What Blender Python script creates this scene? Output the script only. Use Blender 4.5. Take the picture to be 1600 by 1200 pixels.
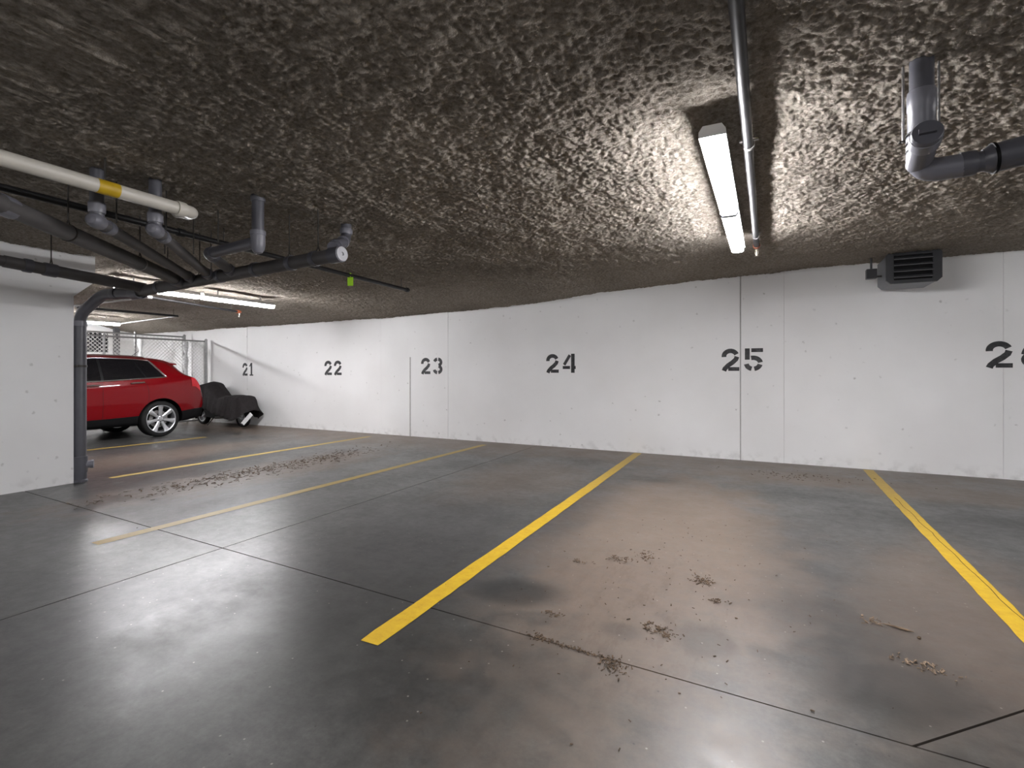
import bpy, bmesh, math, random
import numpy as np
from mathutils import Vector, Matrix

random.seed(7)
rng = np.random.default_rng(11)
for o in list(bpy.data.objects):
    bpy.data.objects.remove(o, do_unlink=True)
SC = bpy.context.scene
COL = SC.collection
PI = math.pi

# ------------------------------------------------------------------ camera
FPX, HZ, CAMH = 787.0, 580.0, 1.30          # focal length and horizon in 1600x1200 pixels
TH = math.atan((1197 - 800) / FPX)
cam_d = bpy.data.cameras.new('camera')
cam_d.sensor_width = 36.0
cam_d.lens = 36.0 * FPX / 1600.0
cam_d.shift_y = -(600 - HZ) / 1600.0
cam_d.clip_start = 0.05
cam = bpy.data.objects.new('camera', cam_d)
COL.objects.link(cam)
cam.location = (0, 0, CAMH)
cam.rotation_euler = (PI / 2, 0, TH)
SC.camera = cam

# ------------------------------------------------------------------ world, exposure
W = bpy.data.worlds.new('world')
SC.world = W
W.use_nodes = True
W.node_tree.nodes['Background'].inputs[0].default_value = (0.02, 0.02, 0.02, 1)
W.node_tree.nodes['Background'].inputs[1].default_value = 1.0
SC.view_settings.view_transform = 'Standard'
SC.view_settings.look = 'None'
SC.view_settings.gamma = 1.0
SC.view_settings.exposure = 2.2
SC.view_settings.use_curve_mapping = False
LAMP = 36.0                                  # radiance of every lit diffuser

# ------------------------------------------------------------------ survey helpers (photo measurements to metres)
S_, C_ = math.sin(TH), math.cos(TH)
def ray(px, py):
    u = (px - 800) / FPX; v = (HZ - py) / FPX
    return Vector((-S_ + u * C_, C_ + u * S_, v))
O = Vector((0, 0, CAMH))
def atz(px, py, z):
    d = ray(px, py); return O + d * ((z - CAMH) / d.z)
def aty(px, py, y):
    d = ray(px, py); return O + d * (y / d.y)
def atx(px, py, x):
    d = ray(px, py); return O + d * (x / d.x)

WALLY = 8.08

# ------------------------------------------------------------------ materials
def newmat(name):
    m = bpy.data.materials.new(name); m.use_nodes = True
    nt = m.node_tree
    return m, nt, nt.nodes['Principled BSDF']

def N(nt, t, **kw):
    n = nt.nodes.new(t)
    for k, v in kw.items():
        if k.startswith('i_'):
            n.inputs[k[2:].replace('_', ' ')].default_value = v
        else:
            setattr(n, k, v)
    return n

def simple(name, col, rough=0.5, metal=0.0, var=0.12, scale=12.0, bump=0.0, coat=0.0, spec=0.5):
    m, nt, b = newmat(name)
    L = nt.links.new
    geo = N(nt, 'ShaderNodeTexCoord')
    nz = N(nt, 'ShaderNodeTexNoise'); nz.inputs['Scale'].default_value = scale; nz.inputs['Detail'].default_value = 5
    L(geo.outputs['Object'], nz.inputs['Vector'])
    cr = N(nt, 'ShaderNodeValToRGB')
    c = np.array(col)
    cr.color_ramp.elements[0].position = 0.3; cr.color_ramp.elements[1].position = 0.7
    cr.color_ramp.elements[0].color = (*(c * (1 - var)), 1)
    cr.color_ramp.elements[1].color = (*np.minimum(c * (1 + var), 1), 1)
    L(nz.outputs['Fac'], cr.inputs['Fac']); L(cr.outputs['Color'], b.inputs['Base Color'])
    b.inputs['Roughness'].default_value = rough
    b.inputs['Metallic'].default_value = metal
    b.inputs['Specular IOR Level'].default_value = spec
    if coat:
        b.inputs['Coat Weight'].default_value = coat; b.inputs['Coat Roughness'].default_value = 0.03
    if bump:
        bp = N(nt, 'ShaderNodeBump'); bp.inputs['Strength'].default_value = bump; bp.inputs['Distance'].default_value = 0.01
        L(nz.outputs['Fac'], bp.inputs['Height']); L(bp.outputs['Normal'], b.inputs['Normal'])
    return m

def emission(name, col, strength):
    m, nt, b = newmat(name)
    b.inputs['Base Color'].default_value = (0.9, 0.9, 0.9, 1)
    b.inputs['Emission Color'].default_value = (*col, 1)
    b.inputs['Emission Strength'].default_value = strength
    return m

def wall_material():
    m, nt, b = newmat('painted_concrete')
    L = nt.links.new
    pos = N(nt, 'ShaderNodeNewGeometry')
    big = N(nt, 'ShaderNodeTexNoise'); big.inputs['Scale'].default_value = 0.9; big.inputs['Detail'].default_value = 6
    L(pos.outputs['Position'], big.inputs['Vector'])
    r1 = N(nt, 'ShaderNodeValToRGB')
    r1.color_ramp.elements[0].position = 0.3; r1.color_ramp.elements[0].color = (0.75, 0.745, 0.74, 1)
    r1.color_ramp.elements[1].position = 0.7; r1.color_ramp.elements[1].color = (0.82, 0.82, 0.82, 1)
    L(big.outputs['Fac'], r1.inputs['Fac'])
    # pin holes and chips
    vo = N(nt, 'ShaderNodeTexVoronoi'); vo.inputs['Scale'].default_value = 5.5; vo.inputs['Randomness'].default_value = 1
    wob = N(nt, 'ShaderNodeTexNoise'); wob.inputs['Scale'].default_value = 25; wob.inputs['Detail'].default_value = 3
    L(pos.outputs['Position'], wob.inputs['Vector'])
    mixv = N(nt, 'ShaderNodeVectorMath', operation='MULTIPLY_ADD')
    L(wob.outputs['Color'], mixv.inputs[0]); mixv.inputs[1].default_value = (0.05, 0.05, 0.05); L(pos.outputs['Position'], mixv.inputs[2])
    L(mixv.outputs[0], vo.inputs['Vector'])
    sp = N(nt, 'ShaderNodeMapRange'); sp.inputs['From Min'].default_value = 0.04; sp.inputs['From Max'].default_value = 0.11
    sp.inputs['To Min'].default_value = 1; sp.inputs['To Max'].default_value = 0
    L(vo.outputs['Distance'], sp.inputs['Value'])
    gate = N(nt, 'ShaderNodeSeparateColor'); L(vo.outputs['Color'], gate.inputs[0])
    gm = N(nt, 'ShaderNodeMath', operation='MULTIPLY'); L(sp.outputs[0], gm.inputs[0]); L(gate.outputs[0], gm.inputs[1])
    g2 = N(nt, 'ShaderNodeMath', operation='MULTIPLY'); L(gm.outputs[0], g2.inputs[0]); g2.inputs[1].default_value = 0.5
    # scuffs: stretched noise
    mp = N(nt, 'ShaderNodeMapping'); mp.inputs['Scale'].default_value = (2.2, 2.2, 7.0)
    L(pos.outputs['Position'], mp.inputs['Vector'])
    sc = N(nt, 'ShaderNodeTexNoise'); sc.inputs['Scale'].default_value = 3.0; sc.inputs['Detail'].default_value = 9; sc.inputs['Roughness'].default_value = 0.7
    L(mp.outputs[0], sc.inputs['Vector'])
    sr = N(nt, 'ShaderNodeMapRange'); sr.inputs['From Min'].default_value = 0.66; sr.inputs['From Max'].default_value = 0.78
    L(sc.outputs['Fac'], sr.inputs['Value'])
    s2 = N(nt, 'ShaderNodeMath', operation='MULTIPLY'); L(sr.outputs[0], s2.inputs[0]); s2.inputs[1].default_value = 0.3
    mx = N(nt, 'ShaderNodeMath', operation='MAXIMUM'); L(g2.outputs[0], mx.inputs[0]); L(s2.outputs[0], mx.inputs[1])
    # splash dirt just above the floor
    sep = N(nt, 'ShaderNodeSeparateXYZ'); L(pos.outputs['Position'], sep.inputs[0])
    dz = N(nt, 'ShaderNodeMapRange'); dz.inputs['From Min'].default_value = 0.0; dz.inputs['From Max'].default_value = 0.16
    dz.inputs['To Min'].default_value = 1; dz.inputs['To Max'].default_value = 0
    L(sep.outputs['Z'], dz.inputs['Value'])
    dn = N(nt, 'ShaderNodeTexNoise'); dn.inputs['Scale'].default_value = 9; dn.inputs['Detail'].default_value = 6
    L(pos.outputs['Position'], dn.inputs['Vector'])
    dr = N(nt, 'ShaderNodeMapRange'); dr.inputs['From Min'].default_value = 0.5; dr.inputs['From Max'].default_value = 0.75
    L(dn.outputs['Fac'], dr.inputs['Value'])
    dm = N(nt, 'ShaderNodeMath', operation='MULTIPLY'); L(dz.outputs[0], dm.inputs[0]); L(dr.outputs[0], dm.inputs[1]); dr.inputs['To Max'].default_value = 0.45
    m2 = N(nt, 'ShaderNodeMath', operation='MAXIMUM'); L(mx.outputs[0], m2.inputs[0]); L(dm.outputs[0], m2.inputs[1])
    mix = N(nt, 'ShaderNodeMix', data_type='RGBA')
    L(m2.outputs[0], mix.inputs[0]); L(r1.outputs['Color'], mix.inputs[6]); mix.inputs[7].default_value = (0.2, 0.185, 0.165, 1)
    L(mix.outputs[2], b.inputs['Base Color'])
    b.inputs['Roughness'].default_value = 0.42
    b.inputs['Specular IOR Level'].default_value = 0.35
    bn = N(nt, 'ShaderNodeTexNoise'); bn.inputs['Scale'].default_value = 4; bn.inputs['Detail'].default_value = 8
    L(pos.outputs['Position'], bn.inputs['Vector'])
    bp = N(nt, 'ShaderNodeBump'); bp.inputs['Strength'].default_value = 0.25; bp.inputs['Distance'].default_value = 0.02
    L(bn.outputs['Fac'], bp.inputs['Height']); L(bp.outputs['Normal'], b.inputs['Normal'])
    return m

def fibre_material():
    m, nt, b = newmat('sprayed_fibre')
    L = nt.links.new
    pos = N(nt, 'ShaderNodeNewGeometry')
    n1 = N(nt, 'ShaderNodeTexNoise'); n1.inputs['Scale'].default_value = 34; n1.inputs['Detail'].default_value = 8; n1.inputs['Roughness'].default_value = 0.7
    L(pos.outputs['Position'], n1.inputs['Vector'])
    n2 = N(nt, 'ShaderNodeTexNoise'); n2.inputs['Scale'].default_value = 0.8; n2.inputs['Detail'].default_value = 4
    L(pos.outputs['Position'], n2.inputs['Vector'])
    r1 = N(nt, 'ShaderNodeValToRGB')
    r1.color_ramp.elements[0].position = 0.25; r1.color_ramp.elements[0].color = (0.130, 0.106, 0.081, 1)
    r1.color_ramp.elements[1].position = 0.75; r1.color_ramp.elements[1].color = (0.49, 0.445, 0.39, 1)
    L(n1.outputs['Fac'], r1.inputs['Fac'])
    r2 = N(nt, 'ShaderNodeMapRange'); r2.inputs['From Min'].default_value = 0.3; r2.inputs['From Max'].default_value = 0.7
    r2.inputs['To Min'].default_value = 0.8; r2.inputs['To Max'].default_value = 1.1
    L(n2.outputs['Fac'], r2.inputs['Value'])
    vm = N(nt, 'ShaderNodeVectorMath', operation='SCALE'); L(r1.outputs['Color'], vm.inputs[0]); L(r2.outputs[0], vm.inputs['Scale'])
    L(vm.outputs[0], b.inputs['Base Color'])
    b.inputs['Roughness'].default_value = 1.0; b.inputs['Specular IOR Level'].default_value = 0.05
    n3 = N(nt, 'ShaderNodeTexNoise'); n3.inputs['Scale'].default_value = 75; n3.inputs['Detail'].default_value = 5; n3.inputs['Roughness'].default_value = 0.7
    L(pos.outputs['Position'], n3.inputs['Vector'])
    bp = N(nt, 'ShaderNodeBump'); bp.inputs['Strength'].default_value = 0.9; bp.inputs['Distance'].default_value = 0.012
    L(n3.outputs['Fac'], bp.inputs['Height']); L(bp.outputs['Normal'], b.inputs['Normal'])
    return m

def floor_material():
    """Trowelled concrete: cloudy greys, oil stains, tyre rubber, painted gaps between reflections and brown silt at the places they lie."""
    m, nt, b = newmat('trowelled_concrete')
    L = nt.links.new
    pos = N(nt, 'ShaderNodeNewGeometry')
    def noise(scale, det=5, ro=0.55, vec=None):
        n = N(nt, 'ShaderNodeTexNoise'); n.inputs['Scale'].default_value = scale
        n.inputs['Detail'].default_value = det; n.inputs['Roughness'].default_value = ro
        L(vec if vec else pos.outputs['Position'], n.inputs['Vector']); return n.outputs['Fac']
    def rng_(sock, a, b_, c=0.0, d=1.0, smooth=True):
        r = N(nt, 'ShaderNodeMapRange'); r.interpolation_type = 'SMOOTHSTEP' if smooth else 'LINEAR'
        r.inputs['From Min'].default_value = a; r.inputs['From Max'].default_value = b_
        r.inputs['To Min'].default_value = c; r.inputs['To Max'].default_value = d
        L(sock, r.inputs['Value']); return r.outputs[0]
    def math_(op, a, b_):
        n = N(nt, 'ShaderNodeMath', operation=op)
        for i, x in enumerate((a, b_)):
            if isinstance(x, (int, float)): n.inputs[i].default_value = x
            else: L(x, n.inputs[i])
        return n.outputs[0]
    def mixc(fac, a, col):
        n = N(nt, 'ShaderNodeMix', data_type='RGBA')
        if isinstance(fac, (int, float)): n.inputs[0].default_value = fac
        else: L(fac, n.inputs[0])
        if isinstance(a, tuple): n.inputs[6].default_value = (*a, 1)
        else: L(a, n.inputs[6])
        n.inputs[7].default_value = (*col, 1)
        return n.outputs[2]
    wobble = noise(3.0, 6, 0.65)
    fine = noise(14.0, 6, 0.7)
    def blob(c, ax, ay, rot=0.0, soft=0.5, wob=0.7, amount=1.0):
        mp = N(nt, 'ShaderNodeMapping', vector_type='TEXTURE')
        mp.inputs['Location'].default_value = (c[0], c[1], 0)
        mp.inputs['Rotation'].default_value = (0, 0, rot)
        mp.inputs['Scale'].default_value = (ax, ay, 1)
        L(pos.outputs['Position'], mp.inputs['Vector'])
        ln = N(nt, 'ShaderNodeVectorMath', operation='LENGTH'); L(mp.outputs[0], ln.inputs[0])
        w = math_('MULTIPLY', math_('SUBTRACT', wobble, 0.5), wob * 2)
        d = math_('ADD', ln.outputs['Value'], w)
        return math_('MULTIPLY', rng_(d, 1.0 - soft, 1.0 + soft, 1, 0), amount)
    def union(lst):
        x = lst[0]
        for y in lst[1:]: x = math_('MAXIMUM', x, y)
        return x
    f = lambda px, py: atz(px, py, 0)
    # base clouds
    cloud = noise(0.7, 7, 0.6)
    ramp = N(nt, 'ShaderNodeValToRGB')
    ramp.color_ramp.elements[0].position = 0.28; ramp.color_ramp.elements[0].color = (0.030, 0.0292, 0.0275, 1)
    ramp.color_ramp.elements[1].position = 0.74; ramp.color_ramp.elements[1].color = (0.080, 0.0785, 0.075, 1)
    L(cloud, ramp.inputs['Fac'])
    mott = noise(9.0, 8, 0.72)
    mm = N(nt, 'ShaderNodeVectorMath', operation='SCALE'); L(ramp.outputs['Color'], mm.inputs[0]); L(rng_(mott, 0.25, 0.75, 0.55, 1.45, False), mm.inputs['Scale'])
    grit = noise(45.0, 6, 0.75)
    mg = N(nt, 'ShaderNodeVectorMath', operation='SCALE'); L(mm.outputs[0], mg.inputs[0]); L(rng_(grit, 0.25, 0.75, 0.70, 1.30, False), mg.inputs['Scale'])
    col = mg.outputs[0]
    # brown silt
    silt = union([blob(f(1040, 835), 0.85, 2.6, 0.10, 0.45, 0.8, 0.85), blob(f(1000, 960), 0.55, 0.75, 0.2, 0.5, 0.9, 0.6),
                  blob(f(1230, 745), 1.3, 0.45, 0.0, 0.5, 0.8, 0.85), blob(f(430, 735), 0.5, 2.0, -0.05, 0.5, 0.9, 0.8),
                  blob(f(820, 745), 0.7, 1.2, 0.0, 0.5, 0.9, 0.55), blob(f(1480, 950), 0.45, 1.2, -0.2, 0.6, 0.9, 0.6),
                  blob(f(1480, 770), 1.4, 0.5, 0.0, 0.5, 0.9, 0.7), blob(f(230, 715), 0.6, 2.3, 0.0, 0.5, 0.9, 0.45),
                  blob((-6.0, WALLY), 10.0, 1.15, 0.0, 0.6, 0.9, 0.85)])
    siltn = math_('MULTIPLY', silt, rng_(fine, 0.2, 0.6, 0.55, 1.0))
    col = mixc(math_('MULTIPLY', siltn, 0.74), col, (0.185, 0.132, 0.096))
    # dark oil and rubber; broad patches paint in the gap between lamp reflections
    dark = union([blob(f(800, 922), 0.27, 0.18, 0.2, 0.5, 0.6, 1.0), blob(f(1010, 748), 0.34, 0.16, 0.0, 0.6, 0.6, 0.75),
                  blob(f(1270, 776), 0.45, 0.13, -0.1, 0.5, 0.7, 0.85), blob(f(1100, 1000), 0.13, 0.16, 0.4, 0.4, 0.9, 0.55),
                  blob(f(970, 985), 0.10, 0.07, 0, 0.5, 0.6, 0.45), blob(f(1400, 1075), 0.30, 0.22, 0.3, 0.6, 0.9, 0.75), blob(f(1330, 985), 0.3, 0.5, 0.5, 0.7, 0.9, 0.5),
                  blob(f(1550, 810), 0.5, 0.45, 0.0, 0.6, 0.9, 0.75), blob(f(1290, 880), 0.4, 0.9, 0.3, 0.7, 0.9, 0.35),
                  blob(f(640, 860), 0.8, 1.6, 0.0, 0.7, 0.8, 0.6), blob(f(720, 810), 0.3, 1.5, 0.0, 0.7, 0.8, 0.5), blob(f(880, 800), 0.3, 1.5, 0.0, 0.7, 0.8, 0.5),
                  blob(f(700, 1060), 0.5, 0.35, 0.4, 0.7, 0.9, 0.5), blob(f(900, 720), 0.4, 0.3, 0.0, 0.6, 0.8, 0.6),
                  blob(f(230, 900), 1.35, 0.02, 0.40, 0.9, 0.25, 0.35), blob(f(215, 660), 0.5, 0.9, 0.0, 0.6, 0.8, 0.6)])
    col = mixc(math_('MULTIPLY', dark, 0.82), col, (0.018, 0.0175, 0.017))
    # brown leaf dust streaks in the stall by the red car
    st = N(nt, 'ShaderNodeMapping'); st.inputs['Scale'].default_value = (3.0, 1.0, 1.0)
    L(pos.outputs['Position'], st.inputs['Vector'])
    sn = noise(3.2, 9, 0.75, st.outputs[0])
    streak = math_('MULTIPLY', rng_(sn, 0.49, 0.60), union([blob(f(400, 740), 0.6, 2.2, 0.0, 0.5, 0.8, 1.0), blob(f(560, 705), 0.5, 1.2, 0.0, 0.5, 0.8, 0.8), blob(f(1000, 940), 0.5, 0.9, 0.0, 0.6, 0.8, 0.35)]))
    col = mixc(math_('MULTIPLY', streak, 0.85), col, (0.055, 0.030, 0.017))
    # small pale chips and specks
    vo = N(nt, 'ShaderNodeTexVoronoi', voronoi_dimensions='2D'); vo.inputs['Scale'].default_value = 11
    L(pos.outputs['Position'], vo.inputs['Vector'])
    sepc = N(nt, 'ShaderNodeSeparateColor'); L(vo.outputs['Color'], sepc.inputs[0])
    chip = math_('MULTIPLY', rng_(vo.outputs['Distance'], 0.025, 0.06, 1, 0), rng_(sepc.outputs[0], 0.86, 0.9))
    col = mixc(math_('MULTIPLY', chip, 0.6), col, (0.33, 0.31, 0.28))
    vo2 = N(nt, 'ShaderNodeTexVoronoi', voronoi_dimensions='2D'); vo2.inputs['Scale'].default_value = 9
    L(pos.outputs['Position'], vo2.inputs['Vector'])
    sepd = N(nt, 'ShaderNodeSeparateColor'); L(vo2.outputs['Color'], sepd.inputs[0])
    spk = math_('MULTIPLY', rng_(vo2.outputs['Distance'], 0.02, 0.045, 1, 0), rng_(sepd.outputs[1], 0.8, 0.85))
    col = mixc(math_('MULTIPLY', spk, 0.8), col, (0.02, 0.018, 0.015))
    L(col, b.inputs['Base Color'])
    ro = math_('ADD', rng_(noise(1.6, 6, 0.65), 0.3, 0.7, 0.27, 0.37), math_('MULTIPLY', silt, 0.10))
    ro = math_('ADD', ro, math_('MULTIPLY', rng_(fine, 0.3, 0.8, 0.0, 0.10), 1.0))
    L(ro, b.inputs['Roughness'])
    b.inputs['Specular IOR Level'].default_value = 0.5
    bp = N(nt, 'ShaderNodeBump'); bp.inputs['Strength'].default_value = 0.12; bp.inputs['Distance'].default_value = 0.004
    L(math_('ADD', math_('MULTIPLY', fine, 1.0), math_('MULTIPLY', mott, 0.6)), bp.inputs['Height']); L(bp.outputs['Normal'], b.inputs['Normal'])
    return m

def line_paint():
    m, nt, b = newmat('yellow_road_paint')
    L = nt.links.new
    pos = N(nt, 'ShaderNodeNewGeometry')
    n = N(nt, 'ShaderNodeTexNoise'); n.inputs['Scale'].default_value = 16; n.inputs['Detail'].default_value = 9; n.inputs['Roughness'].default_value = 0.75
    L(pos.outputs['Position'], n.inputs['Vector'])
    r = N(nt, 'ShaderNodeValToRGB')
    e = r.color_ramp.elements
    e[0].position = 0.22; e[0].color = (0.18, 0.11, 0.02, 1)
    e[1].position = 0.40; e[1].color = (0.46, 0.285, 0.009, 1)
    x = e.new(0.75); x.color = (0.58, 0.385, 0.015, 1)
    L(n.outputs['Fac'], r.inputs['Fac'])
    # faded and dusty towards the little used far bays and the wall
    sep = N(nt, 'ShaderNodeSeparateXYZ'); L(pos.outputs['Position'], sep.inputs[0])
    fx = N(nt, 'ShaderNodeMapRange'); fx.inputs['From Min'].default_value = -2.6; fx.inputs['From Max'].default_value = -4.2
    L(sep.outputs['X'], fx.inputs['Value'])
    fy = N(nt, 'ShaderNodeMapRange'); fy.inputs['From Min'].default_value = 4.5; fy.inputs['From Max'].default_value = 8.0
    fy.inputs['To Max'].default_value = 0.7
    L(sep.outputs['Y'], fy.inputs['Value'])
    mxx = N(nt, 'ShaderNodeMath', operation='MAXIMUM'); L(fx.outputs[0], mxx.inputs[0]); L(fy.outputs[0], mxx.inputs[1])
    sc = N(nt, 'ShaderNodeMath', operation='MULTIPLY'); L(mxx.outputs[0], sc.inputs[0]); sc.inputs[1].default_value = 0.65
    mix = N(nt, 'ShaderNodeMix', data_type='RGBA'); L(sc.outputs[0], mix.inputs[0]); L(r.outputs['Color'], mix.inputs[6])
    mix.inputs[7].default_value = (0.28, 0.205, 0.075, 1)
    L(mix.outputs[2], b.inputs['Base Color'])
    b.inputs['Roughness'].default_value = 0.5
    return m

def stencil_paint():
    m, nt, b = newmat('black_stencil_paint')
    L = nt.links.new
    pos = N(nt, 'ShaderNodeNewGeometry')
    n = N(nt, 'ShaderNodeTexNoise'); n.inputs['Scale'].default_value = 14; n.inputs['Detail'].default_value = 9; n.inputs['Roughness'].default_value = 0.75
    L(pos.outputs['Position'], n.inputs['Vector'])
    r = N(nt, 'ShaderNodeValToRGB')
    r.color_ramp.elements[0].position = 0.45; r.color_ramp.elements[0].color = (0.018, 0.018, 0.02, 1)
    r.color_ramp.elements[1].position = 0.9; r.color_ramp.elements[1].color = (0.12, 0.12, 0.125, 1)
    L(n.outputs['Fac'], r.inputs['Fac']); L(r.outputs['Color'], b.inputs['Base Color'])
    b.inputs['Roughness'].default_value = 0.6
    return m

M = dict(
    wall=wall_material(), fibre=fibre_material(), floor=floor_material(), line=line_paint(), stencil=stencil_paint(),
    joint=simple('joint_dirt', (0.02, 0.018, 0.016), 0.9),
    caulk=simple('grey_caulk', (0.42, 0.41, 0.40), 0.7),
    concrete=simple('raw_concrete', (0.30, 0.29, 0.27), 0.85, bump=0.3, scale=20),
    drain=simple('grey_drain_plastic', (0.085, 0.085, 0.10), 0.38, var=0.15, scale=5),
    drain_dusty=simple('dusty_grey_plastic', (0.082, 0.077, 0.076), 0.55, var=0.2, scale=6),
    fitting=simple('pale_grey_fitting', (0.16, 0.16, 0.185), 0.35, var=0.08, scale=5),
    capgrey=simple('cleanout_grey', (0.34, 0.34, 0.36), 0.45),
    pvc=simple('white_pvc', (0.55, 0.52, 0.46), 0.4, var=0.06, scale=4),
    yellow_label=simple('yellow_label', (0.5, 0.32, 0.01), 0.5),
    blackpipe=simple('black_steel_pipe', (0.016, 0.0155, 0.0165), 0.42, metal=0.0, var=0.25, scale=9, spec=0.3),
    steel=simple('zinc_steel', (0.35, 0.34, 0.33), 0.42, metal=0.8, scale=20),
    darksteel=simple('dark_hanger_steel', (0.05, 0.045, 0.04), 0.5, metal=0.6),
    galv=simple('galvanised_steel', (0.30, 0.30, 0.30), 0.45, metal=0.7, scale=30),
    wire=simple('bright_wire', (0.62, 0.62, 0.60), 0.4, metal=0.3),
    orange=simple('orange_fitting', (0.22, 0.055, 0.022), 0.5),
    brass=simple('chromed_brass', (0.55, 0.50, 0.42), 0.3, metal=0.9),
    green=simple('lime_tag', (0.38, 0.70, 0.02), 0.6, var=0.05),
    fixture=simple('white_enamel', (0.62, 0.62, 0.60), 0.4, var=0.04),
    lamp=emission('lit_diffuser', (0.985, 0.975, 1.0), LAMP),
    heater=simple('heater_charcoal', (0.030, 0.031, 0.034), 0.42, var=0.1),
    heater_side=simple('heater_grey', (0.115, 0.122, 0.135), 0.38, var=0.08),
    louvre=simple('heater_louvre', (0.055, 0.056, 0.06), 0.45, var=0.1),
    black=simple('black_plastic', (0.004, 0.004, 0.0045), 0.5, spec=0.15),
    carpaint=simple('red_car_paint', (0.125, 0.0004, 0.0025), 0.25, metal=0.0, var=0.04, scale=2, coat=0.6, spec=0.1),
    carglass=simple('tinted_glass', (0.004, 0.004, 0.005), 0.04, var=0.0, spec=0.6),
    chrome=simple('chrome', (0.75, 0.75, 0.76), 0.12, metal=1.0, var=0.02),
    alloy=simple('alloy_silver', (0.55, 0.56, 0.58), 0.28, metal=0.85, var=0.05),
    tyre=simple('tyre_rubber', (0.010, 0.010, 0.010), 0.75, spec=0.2),
    redlens=simple('red_lens', (0.42, 0.008, 0.015), 0.12, var=0.03),
    clearlens=simple('clear_lens', (0.5, 0.5, 0.52), 0.1),
    cloth=simple('charcoal_cover_cloth', (0.022, 0.019, 0.0195), 0.8, var=0.2, scale=18, bump=0.2, spec=0.2),
    whitestrip=simple('white_strip', (0.62, 0.62, 0.62), 0.5),
    darkvent=simple('dark_louvre', (0.02, 0.021, 0.023), 0.5),
    plastic=simple('crinkled_film', (0.62, 0.63, 0.64), 0.15, var=0.25, scale=25, bump=0.8),
    litter=simple('dry_litter', (0.085, 0.055, 0.032), 0.9, var=0.6, scale=40),
    paletwig=simple('pale_wood', (0.16, 0.11, 0.07), 0.8, var=0.5, scale=40),
    darkpost=simple('dark_grey_paint', (0.07, 0.07, 0.072), 0.5),
)

# ------------------------------------------------------------------ object helpers
def tag(o, label=None, cat=None, group=None, kind=None):
    if label: o['label'] = label
    if cat: o['category'] = cat
    if group: o['group'] = group
    if kind: o['kind'] = kind
    return o

def empty(name, loc, label, cat, group=None):
    o = bpy.data.objects.new(name, None); COL.objects.link(o)
    o.location = loc; o.empty_display_size = 0.1
    return tag(o, label, cat, group)

def place(o, parent):
    """Parent without moving: the mesh keeps its world place."""
    if parent is not None:
        o.parent = parent
        off = Vector((0, 0, 0)); p = parent
        while p is not None:
            off += p.location; p = p.parent
        o.location = o.location - off
    return o

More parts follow.
